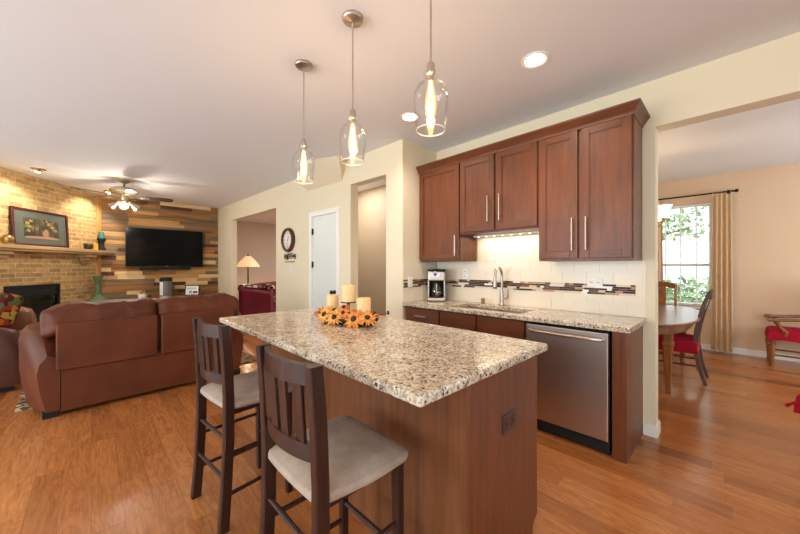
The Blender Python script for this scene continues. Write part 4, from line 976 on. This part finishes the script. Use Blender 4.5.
b = MB(); b.lathe([(0, 0), (.16, 0), (.16, .015), (.12, .03), (.03, .045), (0, .045)], M_bronze); b.build('base', r)
b = MB(); b.lathe([(0, .04), (.018, .04), (.018, .5), (.03, .52), (.018, .54), (.018, 1.0), (.028, 1.02), (.018, 1.04), (.016, 1.36), (0, 1.36)], M_bronze, (0, 0, 0), 14); b.build('pole', r)
M_shd = emit('lit lamp shade', (255, 206, 150), .7, (232, 210, 176))
b = MB(); n = 48; rs = []
for (rr, z) in ((.30, 1.33), (.298, 1.35), (.21, 1.48), (.09, 1.61), (.06, 1.63)): rs.append([(rr*(1+.02*(j % 2))*cos(2*pi*j/n), rr*(1+.02*(j % 2))*sin(2*pi*j/n), z) for j in range(n)])
b.rings(rs, M_shd, caps=False); b.build('lamp_shade', r, sharp=80)
b = MB(); b.lathe([(0, 1.62), (.012, 1.62), (.02, 1.66), (.012, 1.69), (0, 1.70)], M_bronze); b.build('finial', r)
b = MB(); b.ball((0, 0, 1.42), .035, emit('lamp bulb', (255, 210, 150), 10)); b.build('bulb', r)
point('floor_lamp_glow', (-9.42, 3.17, 1.40), 22, (1, .70, .42), .06)

# ------------------------------------------------------------------ dining room
r = thing('dining_table', 'oval topped wooden dining table seen through the right opening', 'table', (-.86, 5.05, 0))
n = 56; sup = lambda a, bb, z, e=.72: [(a*abs(cos(q))**e*(1 if cos(q) >= 0 else -1), bb*abs(sin(q))**e*(1 if sin(q) >= 0 else -1), z) for q in [2*pi*i/n for i in range(n)]]
b = MB(); b.rings([sup(.60, 1.13, .728), sup(.62, 1.15, .735), sup(.625, 1.155, .745), sup(.615, 1.145, .757), sup(.60, 1.13, .76)], M_dwoodx); b.build('tabletop', r)
b = MB(); b.rings([sup(.545, 1.06, .64), sup(.55, 1.07, .65), sup(.55, 1.07, .727), sup(.52, 1.03, .727), sup(.52, 1.03, .64)], M_dwoodx, closed=True); b.build('apron', r)
for sx in (-1, 1):
    for sy in (-1, 1):
        b = MB(); x, y = sx*.40, sy*.70
        b.bar([(x, y, 0), (x, y, .03), (x, y, .04), (x, y, .50), (x, y, .51), (x, y, .545), (x, y, .56), (x, y, .64)], [.05, .05, .045, .085, .10, .10, .08, .09], [.05, .05, .045, .085, .10, .10, .08, .09], M_dwood)
        b.build('leg', r)
def make_chair(label, wd, skirt=True):
    """dining side chair, faces local -y... front at +y"""
    r = thing('dining_chair', label, 'chair', group='dining chairs')
    for s in (-1, 1):
        b = MB(); b.bar([(s*.19, -.30, 0), (s*.19, -.25, .18), (s*.19, -.215, .42), (s*.19, -.225, .60), (s*.185, -.27, .85), (s*.18, -.33, 1.05)], .034, [.032, .04, .046, .042, .036, .03], wd); b.build('leg', r)
        b = MB(); b.bar([(s*.21, .20, 0), (s*.21, .20, .42)], [.03, .045], [.03, .045], wd); b.build('leg', r)
        b = MB(); b.tube([(s*.20, -.25, .2), (s*.21, .2, .2)], .011, wd, 8); b.build('stretcher', r)
    b = MB(); b.box(-.235, .235, -.21, .23, .36, .425, wd, .006); b.build('seat_frame', r)
    b = MB(); b.cushion((0, .005, .455), (.49, .47, .06), .025, M_red, 10, (.0, .0, .02)); 
    b.rings([[(x*k, y*k+.005, z) for x, y in ((-.245, -.235), (.245, -.235), (.25, 0), (.245, .235), (0, .24), (-.245, .235), (-.25, 0))] for z, k in ((.455, 1.0), (.40, 1.02), (.345, 1.04))], M_red, caps=False); b.build('seat_cover', r, sharp=60)
    b = MB(); rs = []
    for i in range(9):
        x = -.18+.36*i/8; y = -.335-.02*(1-(x/.18)**2); zt = 1.05+.035*(1-(x/.18)**2); rs.append([(x, y-.012, zt-.085), (x, y+.012, zt-.085), (x, y+.012, zt), (x, y-.012, zt)])
    b.rings(rs, wd); b.build('top_rail', r)
    b = MB(); b.bar([(0, -.235, .48), (0, -.26, .65), (0, -.29, .80), (0, -.345, 1.0)], [.12, .09, .13, .10], .012, wd); b.build('splat', r)
    return r
c1 = make_chair('dark dining chair with red seat cover at the right side of the table', M_ddark); c1.location = (-.50, 5.13, 0); c1.rotation_euler = (0, 0, radians(90))
c2 = make_chair('light brown dining chair at the far end of the table by the window', M_dwood); c2.location = (-.82, 6.46, 0); c2.rotation_euler = (0, 0, radians(176))
def make_arm(label):
    r = thing('dining_armchair', label, 'armchair', group='dining armchairs along the wall')
    for s in (-1, 1):
        b = MB(); b.lathe([(0, 0), (.022, 0), (.026, .02), (.02, .04), (.034, .26), (.04, .30), (.026, .315), (.038, .33), (.042, .40), (0, .40)], M_dwood, (s*.22, .25, 0), 14); b.build('leg', r)
        b = MB(); b.bar([(s*.2, -.30, 0), (s*.2, -.25, .2), (s*.2, -.225, .42), (s*.2, -.24, .65), (s*.195, -.34, 1.06)], .036, .042, M_dwood); b.build('leg', r)
        b = MB(); b.tube([(s*.215, -.26, .15), (s*.22, .25, .15)], .012, M_dwood, 8); b.build('stretcher', r)
        b = MB(); b.tube([(s*.24, .14, .38), (s*.25, .13, .46), (s*.255, .19, .54), (s*.255, .20, .60)], [.024, .026, .022, .020], M_dwood, 10)
        b.tube([(s*.255, .29, .605), (s*.255, .27, .625), (s*.255, .2, .62), (s*.25, .05, .635), (s*.235, -.1, .655), (s*.205, -.25, .64)], [.022, .024, .02, .018, .019, .018], M_dwood, 10); b.build('armrest', r)
    b = MB(); b.box(-.235, .235, -.22, .265, .36, .42, M_dwood, .006); b.build('seat_frame', r)
    b = MB(); b.cushion((0, .02, .445), (.52, .52, .07), .03, M_red, 10, (0, 0, .025), .003)
    b.rings([[(x*k, y*k+.02, z+.012*sin(i*2.3)*(1 if z < .42 else 0)) for i, (x, y) in enumerate(((-.26, -.26), (0, -.26), (.26, -.26), (.262, -.1), (.262, .1), (.26, .26), (.1, .262), (-.1, .262), (-.26, .26), (-.262, .1), (-.262, -.1)))] for z, k in ((.445, 1.0), (.40, 1.02), (.35, 1.03))], M_red, caps=False); b.build('seat_cover', r, sharp=60)
    b = MB(); rs = []
    for i in range(9):
        x = -.195+.39*i/8; zt = 1.07+.03*(1-(x/.195)**2); y = -.345-.02*(1-(x/.195)**2); rs.append([(x, y-.013, zt-.09), (x, y+.013, zt-.09), (x, y+.013, zt), (x, y-.013, zt)])
    b.rings(rs, M_dwood); b.build('top_rail', r)
    b = MB(); b.bar([(0, -.245, .48), (0, -.27, .65), (0, -.30, .80), (0, -.35, 1.0)], [.12, .09, .13, .10], .012, M_dwood); b.build('splat', r)
    return r
a1 = make_arm('wooden armchair with red seat against the dining wall at the right edge'); a1.location = (.625, 6.78, 0); a1.rotation_euler = (0, 0, radians(90))
a2 = dup(c2, (.635, 3.50, 0), radians(150), 'red seated chair in front of the dining room opening, cut off by the right edge')
MB().tube([(.235, .225, .40), (.248, .24, .405), (.26, .25, .40), (.285, .255, .375)], [.018, .018, .008, .012], M_red, 6).build('tie', a2)
# curtains and rod
def curtain(label, x0, x1, seed):
    b = MB(); n = 60; g = random.Random(seed); rs = []
    folds = max(3, int((x1-x0)/.055)); ph = g.uniform(0, 6)
    t = bmesh.new(); V = []
    for (z, wv_, pinch) in [(2.44-2.41*k/24, .6+.6*k/24, .92+.12*(k/24)) for k in range(25)]:
        row = []
        for i in range(n+1):
            u = i/n; x = (x0+x1)/2+((x1-x0)*(u-.5))*pinch; y = 6.985+.024*wv_*sin(u*folds*2*pi+ph)+.008*sin(u*13)
            row.append((t.verts.new((x, y, z)), t.verts.new((x, y+.004, z))))
        V.append(row)
    for A, B in zip(V, V[1:]):
        for i in range(n):
            t.faces.new((A[i][0], B[i][0], B[i+1][0], A[i+1][0])); t.faces.new((A[i][1], A[i+1][1], B[i+1][1], B[i][1]))
    for row in (V[0], V[-1]):
        for i in range(n): t.faces.new((row[i][0], row[i+1][0], row[i+1][1], row[i][1]))
    b.add(t, M_curt); o = b.build('curtain', None, (0, 0, 0), 0, 80); tag(o, label, 'curtain', 'tan curtains at the dining window'); return o
curtain('long tan curtain hanging at the right of the dining window', -.215, .015, 2); curtain('tan curtain at the left of the dining window, mostly hidden by the wall', -1.22, -.80, 5)
r = thing('curtain_rod', 'dark bronze curtain rod above the dining window', 'curtain rod', (0, 6.985, 2.475))
b = MB(); b.tube([(-1.32, 0, 0), (.04, 0, 0)], .013, M_bronze, 10); b.build('rod', r)
for x in (.055, -1.335):
    b = MB(); b.ball((x, 0, 0), (.024, .026, .026), M_bronze); b.build('finial', r)
for x in (-.03, -1.25):
    b = MB(); b.box(x-.008, x+.008, 0, .112, -.012, .012, M_bronze); b.box(x-.02, x+.02, .105, .112, -.04, .04, M_bronze); b.build('bracket', r)
b = MB()
for i in range(5):
    x = -.2+.048*i; b.tube([(x, .02*cos(2*pi*j/12), .02*sin(2*pi*j/12)-.006) for j in range(12)], .0025, M_nick, 5, closed=True)
b.build('curtain_rings', r)
# blind
r = thing('window_blind', 'white slatted blind with open slats in the dining window', 'blind', (-.5975, 7.125, 0))
b = MB(); b.box(-.385, .385, -.02, .02, 2.32, 2.355, M_trim, .003); b.build('headrail', r)
b = MB()
z = .72
while z < 2.30: b.box(-.38, .38, -.012, .012, z, z+.0022, M_trim, M=None); z += .0265
for x in (-.25, .25): b.box(x-.001, x+.001, -.013, -.012, .70, 2.32, M_trim)
b.build('slats', r)
b = MB(); b.box(-.383, .383, -.014, .014, .69, .71, M_trim, .003); b.build('bottom_rail', r)
# chandelier over the table
r = thing('chandelier', 'bronze chandelier with frosted bell shades over the dining table', 'chandelier', (-.82, 5.0, H-.09))
b = MB(); b.lathe([(0, 0), (.06, 0), (.055, -.02), (.015, -.03), (0, -.03)], M_bronze, (0, 0, .09)); b.build('canopy', r)
b = MB(); b.tube([(0, 0, .06), (0, 0, -.70)], .007, M_bronze, 8); b.build('chain', r)
b = MB(); b.lathe([(0, -.62), (.02, -.63), (.035, -.70), (.02, -.78), (.05, -.86), (.03, -.92), (0, -.95)], M_bronze); b.build('body', r)
M_csh = emit('lit frosted glass', (255, 226, 180), 3.0, (250, 240, 222))
for k in range(5):
    a = radians(-18+72*k); M = RZ(a)
    b = MB(); b.tube([(.03, 0, -.86), (.10, 0, -.91), (.20, 0, -.90), (.26, 0, -.83), (.27, 0, -.80)], .008, M_brass, 8, M=M); b.tube([(.27, 0, -.80), (.31, 0, -.79), (.335, 0, -.815), (.315, 0, -.83)], .005, M_brass, 6, M=M); b.lathe([(0, -.80), (.03, -.80), (.035, -.785), (0, -.78)], M_brass, (.27, 0, 0), 14, M=M); ar = b.build('arm', r)
    c = MB(); c.lathe([(.025, -.785), (.05, -.77), (.062, -.72), (.068, -.66), (.085, -.635), (.082, -.635), (.064, -.66), (.058, -.72), (.045, -.765)], M_csh, (.27, 0, 0), 20, M=M); c.build('shade', ar)
point('chandelier_glow', (-.82, 5.0, 1.72), 24, (1, .76, .5), .12)

# ------------------------------------------------------------------ garden outside the dining window
M_fo = [mat('hazed hedge green', (150, 182, 128), .8), mat('hazed light leaf green', (182, 206, 158), .8), mat('hazed deep leaf green', (120, 154, 104), .8)]; M_tr = mat('bark', (96, 78, 60), .9)  # leaf greens lightened, the bright outdoor haze is put into their colour
def leaves(b, c, rad, n, size, seed):
    g = random.Random(seed)
    for i in range(n):
        v = Vector((g.gauss(0, 1), g.gauss(0, 1), g.gauss(0, 1))).normalized()*g.random()**.4
        p = (c[0]+v.x*rad[0], c[1]+v.y*rad[1], c[2]+v.z*rad[2]); s = size*g.uniform(.6, 1.3)
        M = T(*p) @ Matrix.Rotation(g.uniform(0, 6.28), 4, Vector((g.random()-.5, g.random()-.5, g.random()-.5)).normalized())
        t = bmesh.new(); t.faces.new([t.verts.new(q) for q in ((0, -s, 0), (s*.5, 0, .01), (0, s, 0), (-s*.5, 0, .01))]); b.add(t, g.choice(M_fo), M)
r = thing('garden_tree', 'leafy tree outside the dining window', 'tree', (-1.9, 12.5, -.5))
b = MB(); b.tube([(0, 0, 0), (.05, 0, 1.2), (0, .05, 2.4), (.2, 0, 3.4)], [.16, .13, .10, .05], M_tr, 10); b.tube([(0, .05, 2.2), (.5, 0, 2.8), (1.1, 0, 3.0)], [.06, .04, .02], M_tr, 8); b.build('trunk', r)
b = MB(); leaves(b, (.2, 0, 3.6), (1.5, 1.0, .8), 900, .10, 3); leaves(b, (.9, 0, 2.9), (.8, .6, .35), 130, .09, 4); b.build('foliage', r)
b = MB(); leaves(b, (0, 0, .7), (4.0, .6, .85), 2600, .13, 6); o = b.build('hedge', None, (-1.6, 14.0, -.5)); tag(o, 'green hedge along the garden outside the dining window', 'hedge')
